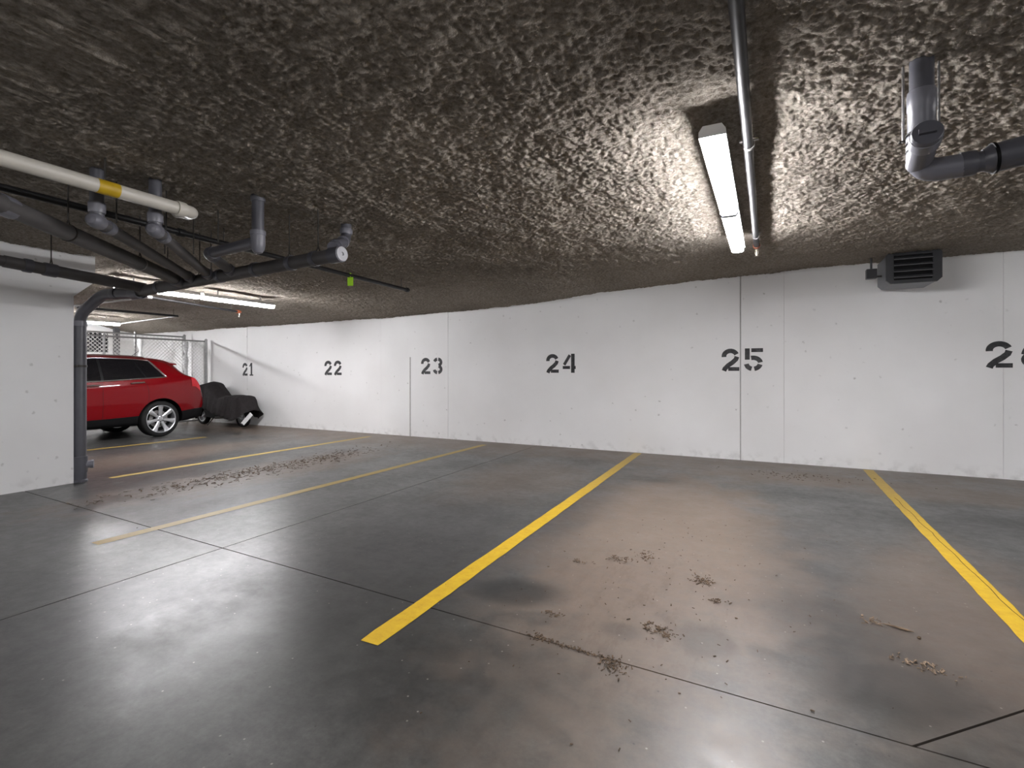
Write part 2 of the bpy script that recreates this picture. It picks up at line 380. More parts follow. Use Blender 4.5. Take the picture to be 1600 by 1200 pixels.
class MB:
    def __init__(s): s.v = []; s.f = []; s.m = []
    def add(s, vs, fs, mi=0):
        k = len(s.v); s.v += [tuple(p) for p in vs]
        for f in fs: s.f.append(tuple(i + k for i in f)); s.m.append(mi)
    def box(s, lo, hi, mi=0):
        x0, y0, z0 = lo; x1, y1, z1 = hi
        s.add([(x0,y0,z0),(x1,y0,z0),(x1,y1,z0),(x0,y1,z0),(x0,y0,z1),(x1,y0,z1),(x1,y1,z1),(x0,y1,z1)],
              [(0,3,2,1),(4,5,6,7),(0,1,5,4),(1,2,6,5),(2,3,7,6),(3,0,4,7)], mi)
    def obox(s, c, ax, ay, az, mi=0):
        """box from a centre and three half-axis vectors"""
        c, ax, ay, az = map(Vector, (c, ax, ay, az))
        vs = [c + ax*i + ay*j + az*k for k in (-1,1) for i, j in ((-1,-1),(1,-1),(1,1),(-1,1))]
        s.add(vs, [(0,3,2,1),(4,5,6,7),(0,1,5,4),(1,2,6,5),(2,3,7,6),(3,0,4,7)], mi)
    def tube(s, pts, r, seg=12, caps=True, mi=0, bend=0.0, nb=6):
        pts = [Vector(p) for p in pts]
        rs = r if isinstance(r, (list, tuple)) else None
        if bend > 0 and len(pts) > 2:
            out = [pts[0]]
            for i in range(1, len(pts) - 1):
                a, b, c = pts[i-1], pts[i], pts[i+1]
                d1 = (a - b); d2 = (c - b)
                t = min(bend, d1.length * 0.49, d2.length * 0.49)
                p0 = b + d1.normalized() * t; p1 = b + d2.normalized() * t
                for k in range(nb + 1):
                    q = k / nb
                    out.append(p0 * (1-q)**2 + b * 2*q*(1-q) + p1 * q*q)
            out.append(pts[-1]); pts = out
        n = len(pts)
        tan = []
        for i in range(n):
            t = (pts[min(i+1, n-1)] - pts[max(i-1, 0)])
            tan.append(t.normalized())
        up = Vector((0, 0, 1))
        if abs(tan[0].dot(up)) > 0.9: up = Vector((0, 1, 0))
        x = tan[0].cross(up).normalized()
        vs = []
        for i in range(n):
            x = (x - tan[i] * x.dot(tan[i])).normalized()
            y = tan[i].cross(x)
            rr = rs[i] if rs else r
            for k in range(seg):
                a = 2 * PI * k / seg
                vs.append(pts[i] + x * math.cos(a) * rr + y * math.sin(a) * rr)
        fs = []
        for i in range(n - 1):
            for k in range(seg):
                k2 = (k + 1) % seg
                fs.append((i*seg+k, i*seg+k2, (i+1)*seg+k2, (i+1)*seg+k))
        if caps:
            fs.append(tuple(reversed(range(seg)))); fs.append(tuple((n-1)*seg + k for k in range(seg)))
        s.add(vs, fs, mi)
    def prism(s, poly, axis, a, b, mi=0):
        """extrude a 2D polygon along axis ('x','y','z') from a to b"""
        def p3(q, t):
            return {'x': (t, q[0], q[1]), 'y': (q[0], t, q[1]), 'z': (q[0], q[1], t)}[axis]
        n = len(poly)
        vs = [p3(q, a) for q in poly] + [p3(q, b) for q in poly]
        fs = [tuple(range(n)), tuple(reversed(range(n, 2*n)))]
        fs += [(i, i + n, (i+1) % n + n, (i+1) % n) for i in range(n)]
        s.add(vs, fs, mi)
    def lathe(s, prof, c, axis, seg=32, mi=0, close=False):
        """prof: (radius, along axis)"""
        c = Vector(c); ax = Vector(axis).normalized()
        up = Vector((0, 0, 1)) if abs(ax.z) < 0.9 else Vector((0, 1, 0))
        x = ax.cross(up).normalized(); y = ax.cross(x)
        vs = []
        for r, h in prof:
            for k in range(seg):
                a = 2*PI*k/seg
                vs.append(c + ax*h + (x*math.cos(a) + y*math.sin(a))*max(r, 1e-4))
        n = len(prof); fs = []
        for i in range(n if close else n - 1):
            j = (i + 1) % n
            for k in range(seg):
                k2 = (k+1) % seg
                fs.append((i*seg+k, i*seg+k2, j*seg+k2, j*seg+k))
        s.add(vs, fs, mi)
    def build(s, name, mat, parent=None, smooth=True, angle=35, bevel=0.0, fix=True):
        me = bpy.data.meshes.new(name)
        me.from_pydata(s.v, [], s.f)
        if fix:
            bm = bmesh.new(); bm.from_mesh(me)
            bmesh.ops.recalc_face_normals(bm, faces=bm.faces)
            bm.to_mesh(me); bm.free()
        for mm in (mat if isinstance(mat, (list, tuple)) else [mat]): me.materials.append(mm)
        if isinstance(mat, (list, tuple)) and len(mat) > 1:
            me.polygons.foreach_set('material_index', s.m)
        if smooth:
            me.polygons.foreach_set('use_smooth', [True] * len(me.polygons))
            me.set_sharp_from_angle(angle=math.radians(angle))
        me.update()
        o = bpy.data.objects.new(name, me); COL.objects.link(o)
        if bevel:
            md = o.modifiers.new('bevel', 'BEVEL'); md.width = bevel; md.segments = 2; md.limit_method = 'ANGLE'
        # origin at the mesh's own centre base, so that things carry a meaningful place
        if s.v:
            a = np.array(s.v); c = Vector(((a[:,0].min()+a[:,0].max())/2, (a[:,1].min()+a[:,1].max())/2, a[:,2].min()))
            me.transform(Matrix.Translation(-c)); o.location = c
        return place(o, parent)

# ------------------------------------------------------------------ noise for geometry
def perlin(x, y, seed):
    xi = np.floor(x).astype(np.int64); yi = np.floor(y).astype(np.int64)
    xf = x - xi; yf = y - yi
    def grad(ix, iy, dx, dy):
        h = (ix * 374761393 + iy * 668265263 + seed * 974634777) & 0xFFFFFFFF
        h = ((h ^ (h >> 13)) * 1274126177) & 0xFFFFFFFF
        h = h ^ (h >> 16)
        a = (h & 1023) * (2 * np.pi / 1024)
        return np.cos(a) * dx + np.sin(a) * dy
    u = xf*xf*xf*(xf*(xf*6-15)+10); v = yf*yf*yf*(yf*(yf*6-15)+10)
    n00 = grad(xi, yi, xf, yf); n10 = grad(xi+1, yi, xf-1, yf)
    n01 = grad(xi, yi+1, xf, yf-1); n11 = grad(xi+1, yi+1, xf-1, yf-1)
    return (n00*(1-u)+n10*u)*(1-v) + (n01*(1-u)+n11*u)*v

def sstep(a, b, x):
    t = np.clip((x - a) / (b - a), 0, 1); return t*t*(3-2*t)

# ================================================================== SETTING
# ---- floor: a bed with concrete slabs on it, joints left open between them
XL, XR, YF = -16.0, 9.5, -7.0
mb = MB(); mb.box((XL - .3, YF - .3, -0.30), (XR + .3, WALLY + .3, -0.02))
floor = mb.build('floor', M['joint'], None, smooth=False)
tag(floor, 'grey stained concrete garage floor with cut joints', kind='structure')
jp = atz(350, 857, 0); jq = atz(1300, 1130, 0)
def jy(x): return jp.y + (jq.y - jp.y) * (x - jp.x) / (jq.x - jp.x)
JX = -3.57; g = 0.005
d1 = atz(1545, 1133, 0); d2 = atz(1600, 1115, 0)
JX2 = d1.x - (d1.y - jy(d1.x)) * (d2.x - d1.x) / (d2.y - d1.y)     # where the diagonal cut leaves the cross joint
dd = (d2 - d1); dd.z = 0; dd.normalize(); nn = Vector((dd.y, -dd.x, 0))
far_d = Vector((JX2, jy(JX2), 0)) + dd * ((WALLY + .2 - jy(JX2)) / dd.y)
def slab(poly):
    m_ = MB(); m_.prism(poly, 'z', -0.02, 0.0)
    return m_.build('slab', M['floor'], floor, smooth=False)
slab([(XL-.2, jy(XL)+g), (JX-g, jy(JX)+g), (JX-g, WALLY+.2), (XL-.2, WALLY+.2)])
slab([(XL-.2, YF), (JX-g, YF), (JX-g, jy(JX)-g), (XL-.2, jy(XL)-g)])
slab([(JX+g, YF), (XR+.2, YF), (XR+.2, jy(XR)-g), (JX+g, jy(JX)-g)])
e1 = far_d - nn * g; e2 = far_d + nn * g
a1 = Vector((JX2 - g*1.4, jy(JX2)+g, 0)); a2 = Vector((JX2 + g*1.4, jy(JX2)+g, 0))
slab([(JX+g, jy(JX)+g), (a1.x, a1.y), (e1.x, e1.y), (JX+g, e1.y)])
slab([(a2.x, a2.y), (XR+.2, jy(XR)+g), (XR+.2, e2.y), (e2.x, e2.y)])

# ---- painted stall lines (from near end to wall, centre line and half width)
def stall_line(near, far, hw, label, extra=0.0):
    a = Vector(near); b = Vector(far); d = (b - a).normalized(); n_ = Vector((-d.y, d.x))
    k = 60; pl, pr = [], []
    for i in range(k + 1):
        p = a + (b - a) * (i / k)
        w1 = hw + random.uniform(-.003, .003); w2 = hw + random.uniform(-.003, .003)
        if i == 0: w1 *= 0.93; w2 *= 0.93
        pl.append(p + n_ * w1); pr.append(p - n_ * w2)
    m_ = MB()
    vs = []
    for l, r in zip(pl, pr): vs += [(l.x, l.y, 0.002), (r.x, r.y, 0.002)]
    m_.add(vs, [(2*i, 2*i+1, 2*i+3, 2*i+2) for i in range(k)])
    o = m_.build('parking_line', M['line'], floor, smooth=False)
    tag(o, label)
g2 = lambda px, py: (atz(px, py, 0).x, atz(px, py, 0).y)
stall_line(g2(577, 1005), (aty(998, 713, WALLY).x, 8.03), 0.058, 'bright yellow painted line between stalls 24 and 25')
pB = atz(1478, 859, 0); pB1 = aty(1355, 736, WALLY)
dB = (pB - pB1); nB = pB1 + dB * ((1.9 - pB1.y) / dB.y)
stall_line((nB.x, nB.y), (pB1.x, 8.03), 0.058, 'yellow painted line between stalls 25 and 26')
stall_line(g2(148, 850), g2(757, 695), 0.055, 'faded yellow painted line between stalls 23 and 24')
pD = atz(180, 746, 0); stall_line(g2(172, 747), g2(578, 682), 0.055, 'faded yellow painted line between stalls 22 and 23')
stall_line(g2(60, 712), g2(322, 683), 0.05, 'faded yellow painted line between stalls 21 and 22, beside the red car')

# hairline crack running down the line between stalls 25 and 26
m_ = MB(); ca = atz(1398, 778, 0); cb_ = atz(1640, 1010, 0); vs = []; nk = 40
for i in range(nk + 1):
    q = ca + (cb_ - ca) * (i / nk); wv = .006 * math.sin(i * .9) + random.uniform(-.003, .003)
    vs += [(q.x + wv - .0022, q.y, .003), (q.x + wv + .0022, q.y, .003)]
m_.add(vs, [(2*i, 2*i+1, 2*i+3, 2*i+2) for i in range(nk)])
tag(m_.build('hairline_crack', M['joint'], floor, smooth=False), 'thin dark crack along the yellow line')

# ---- ceiling: sprayed fibre, built as lumpy relief
tops = [(300, 517), (428, 508), (600, 497), (740, 484), (862, 471), (926, 459), (1000, 450), (1155, 431), (1200, 428), (1290, 417), (1365, 411), (1600, 391)]
tx = [aty(a, b, WALLY).x for a, b in tops]; tz = [aty(a, b, WALLY).z for a, b in tops]
def ceil_base(X, Y):
    zw = np.interp(X, tx, tz)                                # height where it meets the numbered wall
    z0 = 2.665 - 0.04 * sstep(-9, -14, X)
    k = sstep(6.45, 8.0, Y)
    return z0 * (1 - k) + zw * k
def ceil_z(x, y): return float(ceil_base(np.array([x]), np.array([y]))[0])
def axis(parts):
    out = []
    for a, b, st in parts: out.append(np.arange(a, b, st))
    return np.concatenate(out + [np.array([parts[-1][1]])])
gx = axis([(XL - .2, -10.5, .035), (-10.5, -7.0, .018), (-7.0, 2.6, .0095), (2.6, 3.4, .03), (3.4, XR + .2, .15)])
gy = axis([(YF - .2, 0.4, .15), (0.4, 1.2, .04), (1.2, 5.6, .0095), (5.6, WALLY + .05, .014)])
GX, GY = np.meshgrid(gx, gy, indexing='ij')
wx = GX + 0.05 * perlin(GX * 5, GY * 5, 3); wy = GY + 0.05 * perlin(GX * 5, GY * 5, 4)
h = 0.028 * perlin(GX * 1.1, GY * 1.1, 1) + 0.014 * perlin(wx * 3.6, wy * 3.6, 2)
h += 0.012 * perlin(wx * 8, wy * 8, 5) + 0.011 * perlin(wx * 17, wy * 17, 6)
h += 0.011 * (0.3 - np.abs(perlin(wx * 23, wy * 23, 8))) + 0.0125 * perlin(GX * 34 + 0.5 * perlin(GX * 12, GY * 12, 21), GY * 34, 7)
h += 0.0085 * perlin(GX * 47, GY * 47 + 0.5 * perlin(GX * 15, GY * 15, 23), 22)
h += rng.normal(0, 0.0016, GX.shape)
near_wall = 1 - 0.3 * sstep(6.4, 7.6, GY)
h *= near_wall
h += 0.012 * perlin(GX * 6, GY * 6, 9) * sstep(7.5, 8.0, GY)
GZ = ceil_base(GX, GY) + h
nx, ny = GX.shape
verts = np.stack([GX.ravel(), GY.ravel(), GZ.ravel()], 1).astype(np.float32)
idx = np.arange(nx * ny).reshape(nx, ny)
quads = np.stack([idx[:-1, :-1], idx[:-1, 1:], idx[1:, 1:], idx[1:, :-1]], -1).reshape(-1, 4)
me = bpy.data.meshes.new('ceiling')
me.vertices.add(len(verts)); me.vertices.foreach_set('co', verts.ravel())
me.loops.add(quads.size); me.loops.foreach_set('vertex_index', quads.ravel().astype(np.int32))
me.polygons.add(len(quads)); me.polygons.foreach_set('loop_start', np.arange(0, quads.size, 4, dtype=np.int32))
me.polygons.foreach_set('use_smooth', np.ones(len(quads), dtype=bool))
me.materials.append(M['fibre']); me.update(calc_edges=True); me.validate()
ceiling = bpy.data.objects.new('ceiling', me); COL.objects.link(ceiling)
tag(ceiling, 'rough brown sprayed fibre insulation on the garage ceiling', kind='structure')

# ---- numbered wall: poured panels with narrow joints
mb = MB(); mb.box((XL - .3, WALLY + .03, -0.05), (XR + .3, WALLY + .25, 2.95))
wall_back = mb.build('wall_back', M['caulk'], None, smooth=False)
tag(wall_back, 'long white painted concrete wall with stall numbers', kind='structure')
cuts = [(aty(p, 580, WALLY).x, gap) for p, gap in ((386, .014), (595, .004), (700, .006), (1157, .016), (1225, .003), (1568, .003))]
xs = [XL - .3] + [c for c, _ in cuts] + [XR + .3]; gaps = [0] + [w for _, w in cuts] + [0]
for i in range(len(xs) - 1):
    m_ = MB(); a = xs[i] + gaps[i] / 2; b = xs[i+1] - gaps[i+1] / 2
    dy = (0.0, 0.002, 0.0, 0.001, 0.0, 0.002, 0.0)[i]
    m_.box((a, WALLY + dy, -0.01), (b, WALLY + .05, 2.93))
    m_.build('wall_panel', M['wall'], wall_back, smooth=False)
# caulk bead left of 23
cb = aty(641, 558, WALLY); m_ = MB()
m_.box((cb.x - .012, WALLY - .006, 0.0), (cb.x + .012, WALLY + .01, cb.z))
tag(m_.build('caulk_bead', M['caulk'], wall_back, smooth=False), 'thin grey vertical caulk bead')
cb = aty(1157, 558, WALLY); m_ = MB()
m_.box((cb.x - .006, WALLY + .004, 0.0), (cb.x + .006, WALLY + .02, 2.7))
m_.build('caulk_bead', M['caulk'], wall_back, smooth=False)

# ---- other walls
def slabwall(name, lo, hi, label):
    m_ = MB(); m_.box(lo, hi); o = m_.build(name, M['wall'], None, smooth=False); return tag(o, label, kind='structure')
wall_far = slabwall('wall_far_left', (XL - .2, YF, -0.02), (XL, WALLY, 2.9), 'white far end wall behind the chain link fence')
slabwall('wall_right', (XR, YF, -0.02), (XR + .2, WALLY, 2.9), 'white end wall right of the stalls')
slabwall('wall_front', (XL, YF - .2, -0.02), (XR, YF, 2.9), 'white wall behind the viewer')
PX = -7.18
m_ = MB(); m_.prism([(-1.0, -0.01), (2.93, -0.01), (2.93, 2.17), (3.14, 2.37), (3.14, 2.9), (-1.0, 2.9)], 'x', PX - .26, PX)
wall_left = m_.build('wall_left', M['wall'], None, smooth=False)
tag(wall_left, 'white painted concrete pier wall with flared head at left', kind='structure')

# ---- stencilled numbers
def strip(pts, w):
    """thick stroke from a polyline: polygon outline with butt ends"""
    pts = [Vector(p) for p in pts]; n = len(pts); l, r = [], []
    for i in range(n):
        t = (pts[min(i+1, n-1)] - pts[max(i-1, 0)]).normalized(); nn_ = Vector((-t.y, t.x))
        l.append(pts[i] + nn_ * w/2); r.append(pts[i] - nn_ * w/2)
    return [(l[i], l[i+1], r[i+1], r[i]) for i in range(n-1)]
def arc(cx, cy, rx, ry, a0, a1, k=10):
    return [(cx + rx*math.cos(math.radians(a0+(a1-a0)*i/k)), cy + ry*math.sin(math.radians(a0+(a1-a0)*i/k))) for i in range(k+1)]
T = 0.20
GLYPH = {      # unit box: width 0.74, height 1
    '1': [strip([(.37, 0.0), (.37, 1.0)], T), strip([(.10, .72), (.29, .93)], .10), strip([(.12, .05), (.24, .05)], .10), strip([(.50, .05), (.62, .05)], .10)],
    '2': [strip(arc(.37, .66, .27, .24, 188, 20, 14), T), strip([(.64, .64), (.60, .52), (.46, .38), (.28, .25), (.14, .10), (.10, .0)], T), strip([(.28, .085), (.74, .085)], .17)],
    '3': [strip(arc(.36, .72, .26, .19, 165, 100, 8), T), strip(arc(.36, .72, .26, .19, 80, -75, 12), T),
          strip(arc(.36, .29, .27, .20, 75, -78, 12), T), strip(arc(.36, .29, .27, .20, -100, -172, 8), T)],
    '4': [strip([(.60, .0), (.60, 1.0)], T), strip([(.43, .93), (.10, .42)], .16), strip([(.02, .28), (.44, .28)], .16), strip([(.70, .28), (.76, .28)], .16)],
    '5': [strip([(.11, .50), (.11, 1.0)], T), strip([(.27, .915), (.74, .915)], .17), strip(arc(.34, .34, .30, .24, 105, 8, 12), T),
          strip(arc(.34, .34, .29, .25, -12, -80, 8), T), strip(arc(.34, .34, .27, .25, -102, -172, 8), T)],
    '6': [strip(arc(.37, .30, .27, .21, 100, -260, 24), T), strip(arc(.50, .42, .40, .48, 172, 95, 10), T)],
}
def number(txt, x0, x1, y0, y1, label, split=None):
    a = aty(x0, y1, WALLY); b = aty(x1, y0, WALLY)
    o = bpy.data.objects.new('stall_number', None); COL.objects.link(o)
    o.location = ((a.x + b.x)/2, WALLY - .002, a.z); o.empty_display_size = .1
    place(o, wall_back); tag(o, label)
    w = b.x - a.x; hgt = (b.z + aty(x0, y0, WALLY).z)/2 - (a.z + aty(x1, y1, WALLY).z)/2
    zb = (a.z + aty(x1, y1, WALLY).z)/2
    dw = w / (2 + 0.26)
    for i, ch in enumerate(txt):
        ox = a.x + i * dw * 1.26
        m2_ = MB()
        for st in GLYPH[ch]:
            for q in st:
                m2_.prism([(ox + p[0] / .76 * dw, zb + p[1] * hgt) for p in q], 'y', WALLY - .0025, WALLY + .004)
        m2_.build('digit', M['stencil'], o, smooth=False)
number('21', 379, 397, 567, 587, 'black stencilled number 21')
number('22', 507, 534, 563.5, 586, 'black stencilled number 22')
number('23', 658, 692, 559, 584.5, 'black stencilled number 23')
number('24', 853.5, 899.5, 553, 582.5, 'black stencilled number 24')
number('25', 1127.5, 1193, 544.5, 579.5, 'black stencilled number 25')
number('26', 1540, 1641, 532.5, 574.5, 'black stencilled number 26, cut off by the right edge')

# ================================================================== LAMPS
def lamp(x, y0, y1, z, label, group, stems=True):
    yc = (y0 + y1) / 2; ln = (y1 - y0) / 2
    t = empty('ceiling_light', (x, yc, z), label, 'light', group)
    m_ = MB()      # enamel pan above the lens
    w = 0.066
    m_.prism([(x - w, z + .05), (x + w, z + .05), (x + w, z + .075), (x + w*.7, z + .105), (x - w*.7, z + .105), (x - w, z + .075)], 'y', y0, y1)
    m_.build('housing', M['fixture'], t, smooth=False)
    m_ = MB()      # wrap-round lens
    prof = [(x - .056, z + .05), (x - .054, z + .018), (x - .042, z + .004), (x, z), (x + .042, z + .004), (x + .054, z + .018), (x + .056, z + .05)]
    m_.prism(prof, 'y', y0 + .004, y1 - .004)
    m_.build('diffuser', M['lamp'], t, smooth=False)
    for a, b in ((y0 - .006, y0 + .004), (y1 - .004, y1 + .006)):
        m_ = MB(); m_.prism([(x - w, z + .047), (x + w, z + .047), (x + w, z + .077), (x + w*.7, z + .107), (x - w*.7, z + .107), (x - w, z + .077)], 'y', a, b)
        m_.build('end_cap', M['fixture'], t, smooth=False)
    for yy in (y0 + ln*.4, y1 - ln*.4):
        m_ = MB(); m_.tube([(x, yy, z + .10), (x, yy, ceil_z(x, yy) + .02)], .008, 8)
        m_.build('hanger_rod', M['steel'], t)
    return t
lamp(-.25, 2.80, 4.09, 2.47, 'lit strip light in the middle of the ceiling, larger nearer one of the pair', 'pair of strip lights above stall 24')
t_ = lamp(-.25, 4.17, 5.45, 2.47, 'lit strip light in the middle of the ceiling, smaller one nearer the numbered wall', 'pair of strip lights above stall 24')
m_ = MB(); m_.prism([(-.25 - .062, 2.55), (-.25 - .062, 2.485), (-.25 - .045, 2.466), (-.25 + .045, 2.466), (-.25 + .062, 2.485), (-.25 + .062, 2.55)], 'y', 4.10, 4.165)
m_.build('joiner_plate', M['heater_side'], t_, smooth=False)
lamp(-8.15, 5.02, 6.33, 2.46, 'lit strip light at left below the drain pipes, right one of the pair', 'pair of strip lights above stall 22')
lamp(-8.15, 3.80, 4.95, 2.46, 'lit strip light at left partly hidden by the drain pipes', 'pair of strip lights above stall 22')
lamp(-14.0, 5.30, 6.61, 2.40, 'lit strip light beyond the fence above the dark grille', 'far strip light')
lamp(-14.0, 3.93, 5.22, 2.40, 'added strip light beyond the fence, hidden mostly by the pier', 'far strip light')  # unseen second lamp, added to strengthen the fence rail's shadow
# unseen strip lights added outside the picture as fill light
for k, (lx, ly, where) in enumerate(((-.25, -1.6, 'behind the viewer to the right, nearest one'), (-8.15, -3.4, 'behind the viewer to the left'), (-4.2, -2.8, 'behind the viewer, in the middle'), (3.7, -2.8, 'behind the viewer, rightmost'),
                          (-12.1, -2.8, 'behind the pier wall, leftmost'), (7.65, 2.8, 'beyond the right edge of the picture'), (7.65, 4.16, 'beyond the right edge of the picture, by the numbered wall'))):
    lamp(lx, ly, ly + 1.31, 2.47, 'added fill strip light ' + where, 'added fill lights out of the picture')

# ================================================================== DRAIN PIPES, LEFT
R4 = 0.057; R3 = 0.040
DY = 3.05
net = empty('drain_pipe_network', (-5.0, DY, 0), 'grey plastic drain pipes with branches and a downpipe beside the white pier', 'pipe')
def pipe(name, pts, r, mat='drain_dusty', parent=net, bend=0.0, seg=18):
    m_ = MB(); m_.tube(pts, r, seg, True, 0, bend); return m_.build(name, M[mat], parent)
def hub(p, d, r, ln, mat='drain', parent=net, name='coupling'):
    p = Vector(p); d = Vector(d).normalized()
    m_ = MB()
    m_.lathe([(r, -ln/2), (r + .007, -ln/2), (r + .009, -ln/2 + .01), (r + .009, ln/2 - .01), (r + .007, ln/2), (r, ln/2)], p, d, 18)
    return m_.build(name, M[mat], parent)
def at(px, py, y): return aty(px, py, y)
E_ = at(532, 397, DY); A_ = at(450, 413, DY); J1 = at(365, 427, DY); J2 = at(330, 433, DY); J3 = at(303, 437, DY); J0 = at(285, 441, DY); JY = at(232, 452, DY)
end_dir = (E_ - JY).normalized()
pipe('main_pipe', [at(215, 456, DY), E_], R4)
# cleanout plug at the near end
m_ = MB(); c = E_
m_.lathe([(R4 + .001, -.10), (R4 + .009, -.10), (R4 + .009, .012), (R4 - .004, .016), (.012, .016), (.012, .010), (0.0, .010)], c, end_dir, 24)
cap = m_.build('cleanout_hub', M['drain'], net)
m_ = MB(); m_.lathe([(R4 + .004, .014), (R4 + .002, .022), (.016, .022), (.014, .014), (0, .014)], c, end_dir, 24)
tag(m_.build('cleanout_plug', M['capgrey'], net), 'pale grey round plug on the pipe end')
for px in (492, 455, 400, 345, 250): hub(at(px, 397 + (532 - px) * (455 - 397) / (532 - 215.), DY), end_dir, R4, .05)
# 45 degree branches from the left
def branch(px, py, z, J, r, stub_top=True, bendp=None):
    s0 = atz(px, py, z)
    pipe('branch_pipe', [s0, J], r)
    d = (J - s0).normalized()
    hub(J - d * .10, d, r, .13, 'drain')
    return s0, d
s0, d = branch(0, 318, 2.30, J0, R4)
ext = s0 - d * 0.8; pipe('branch_pipe', [ext, s0], R4); hub(atz(8, 322, 2.30), d, R4, .10, 'fitting')
hub(at(68, 347, s0.y + (J0.y - s0.y) * .22) if False else s0 + (J0 - s0) * .26, d, R4 - .004, .012, 'darksteel', name='pipe_clamp')
hub(s0 + (J0 - s0) * .66, d, R4 - .004, .012, 'steel', name='pipe_clamp')
for px, py, J, z in ((158, 349, J3, 2.31), (247, 363, J2, 2.31)):
    s0, d = branch(px, py, z, J, R3)
    top = Vector((s0.x, s0.y, 0)) - Vector((d.x, d.y, 0)) * .05
    zt = ceil_z(top.x, top.y)
    # P-shaped turn: drop from the ceiling, bend, then the sloped branch
    pipe('drop_pipe', [(top.x, top.y, zt + .03), (top.x, top.y, s0.z + .01), s0 + d * .06], R3, 'drain', bend=.07)
    hub((top.x, top.y, s0.z + .09), (0, 0, 1), R3, .07, 'fitting')
    m_ = MB(); r_ = R3 + .010; m_.lathe([(0, -.072), (r_*.6, -.066), (r_*.95, -.045), (r_, -.02), (r_, .035), (r_ - .01, .04)], (top.x, top.y, s0.z), Vector((d.x, d.y, 0)), 18); m_.build('elbow', M['fitting'], net)
    hub(s0 + d * .09, d, R3, .06, 'fitting')
# stack with horizontal offset
st_t = atz(403, 306, 2.67); st_b = Vector((st_t.x, st_t.y, 2.31)); off = atz(327, 396, 2.31)
pipe('stack_pipe', [(st_t.x, st_t.y, 2.74), st_b + Vector((0, 0, -.06))], .044, 'drain')
hub((st_t.x, st_t.y, 2.655), (0, 0, 1), .044, .06, 'drain')
m_ = MB(); m_.lathe([(.0, -.095), (.030, -.085), (.047, -.06), (.053, -.02), (.053, .05), (.056, .052), (.056, .085), (.046, .086)], st_b, (0, 0, 1), 20)
m_.build('elbow', M['fitting'], net)
pipe('offset_pipe', [st_b, off], .044, 'drain')
pipe('branch_pipe', [off + Vector((0, 0, .0)), J1], R3 + .003, 'drain_dusty')
m_ = MB(); dd_ = (J1 - off).normalized(); do = (st_b - off).normalized()
m_.tube([off + do * .07, off, off + dd_ * .08], .052, 16, True, 0, .06); m_.build('elbow', M['drain'], net)
hub(J1 - dd_ * .07, dd_, R3 + .003, .08, 'drain')
# swan-neck at the plug end
n1 = atz(541, 352, 2.66); n2 = Vector((n1.x, n1.y, 2.52)); n3 = at(520, 392, DY) + Vector((0, 0, .03))
pipe('swan_neck', [(n1.x, n1.y, 2.74), n2, n3], .047, 'drain', bend=.10)
hub(Vector((n1.x, n1.y, 2.60)), (0, 0, 1), .047, .05, 'fitting')
q = (n3 - n2).normalized(); hub(n2 + q * .16, q, .047, .05, 'fitting'); hub(n3 - q * .12, q, .047, .06, 'drain')
# left end: junction, offset to the downpipe on the pier
dp = Vector((-7.205, 3.0, 0)); RD = .062
e0 = at(213, 458, DY); e1_ = at(150, 451, DY + .02); e1_.z = e0.z - .01
pipe('offset_pipe', [e0 + Vector((.05, 0, 0)), Vector((-6.78, 3.04, e0.z + .03)), Vector((dp.x, dp.y, 1.97)), Vector((dp.x, dp.y, 1.7))], R4 + .003, 'drain', bend=.12)
hub(Vector((-6.5, 3.04, e0.z + .02)), (1, 0, 0), R4, .10, 'drain'); hub(e0 + Vector((.02, 0, 0)), (1, 0, 0), R4 + .004, .16, 'drain', name='wye')
pipe('downpipe', [(dp.x, dp.y, 1.86), (dp.x, dp.y, 0.02)], RD, 'drain')
hub((dp.x, dp.y, 1.86), (0, 0, 1), RD, .06, 'fitting'); 
m_ = MB(); m_.lathe([(RD, 0.30), (RD + .010, .30), (RD + .012, .12), (RD + .004, .10), (RD + .004, .03), (RD + .012, .02), (RD + .012, 0.0), (0, 0)], (dp.x, dp.y, 0.0), (0, 0, 1), 20)
m_.build('base_fitting', M['drain'], net)
m_ = MB(); m_.tube([(dp.x, dp.y, .20), (dp.x + .06, dp.y + .105, .20)], .042, 16); m_.lathe([(.05, .0), (.05, .03), (0, .03)], (dp.x + .045, dp.y + .085, .20), (.06, .105, 0), 18)
m_.build('cleanout_stub', M['fitting'], net)
m_ = MB(); m_.lathe([(RD + .001, -.012), (RD + .006, -.012), (RD + .006, .012), (RD + .001, .012)], (dp.x, dp.y, 1.36), (0, 0, 1), 18); m_.box((dp.x - .085, 2.93, 1.35), (dp.x + .085, 2.945, 1.37))
m_.build('pipe_clamp', M['darksteel'], net)
# feeder running toward the viewer in front of the pier
f0 = atx(0, 407, -5.95); f1 = at(236, 449, DY); f1 = Vector((-5.95, DY, f1.z))
fd = (f0 - f1).normalized()
pipe('feeder_pipe', [f0 + fd * 1.0, f0 + (f1 - f0) * 0.02], R4 - .010, 'drain_dusty'); pipe('feeder_pipe', [f0 + (f1 - f0) * 0.02, f1], R4 - .004, 'drain_dusty')
hub(f0 + (f1 - f0) * .16, fd, R4 - .004, .06, 'drain'); hub(f0 + (f1 - f0) * .30, fd, R4 - .004, .10, 'drain')
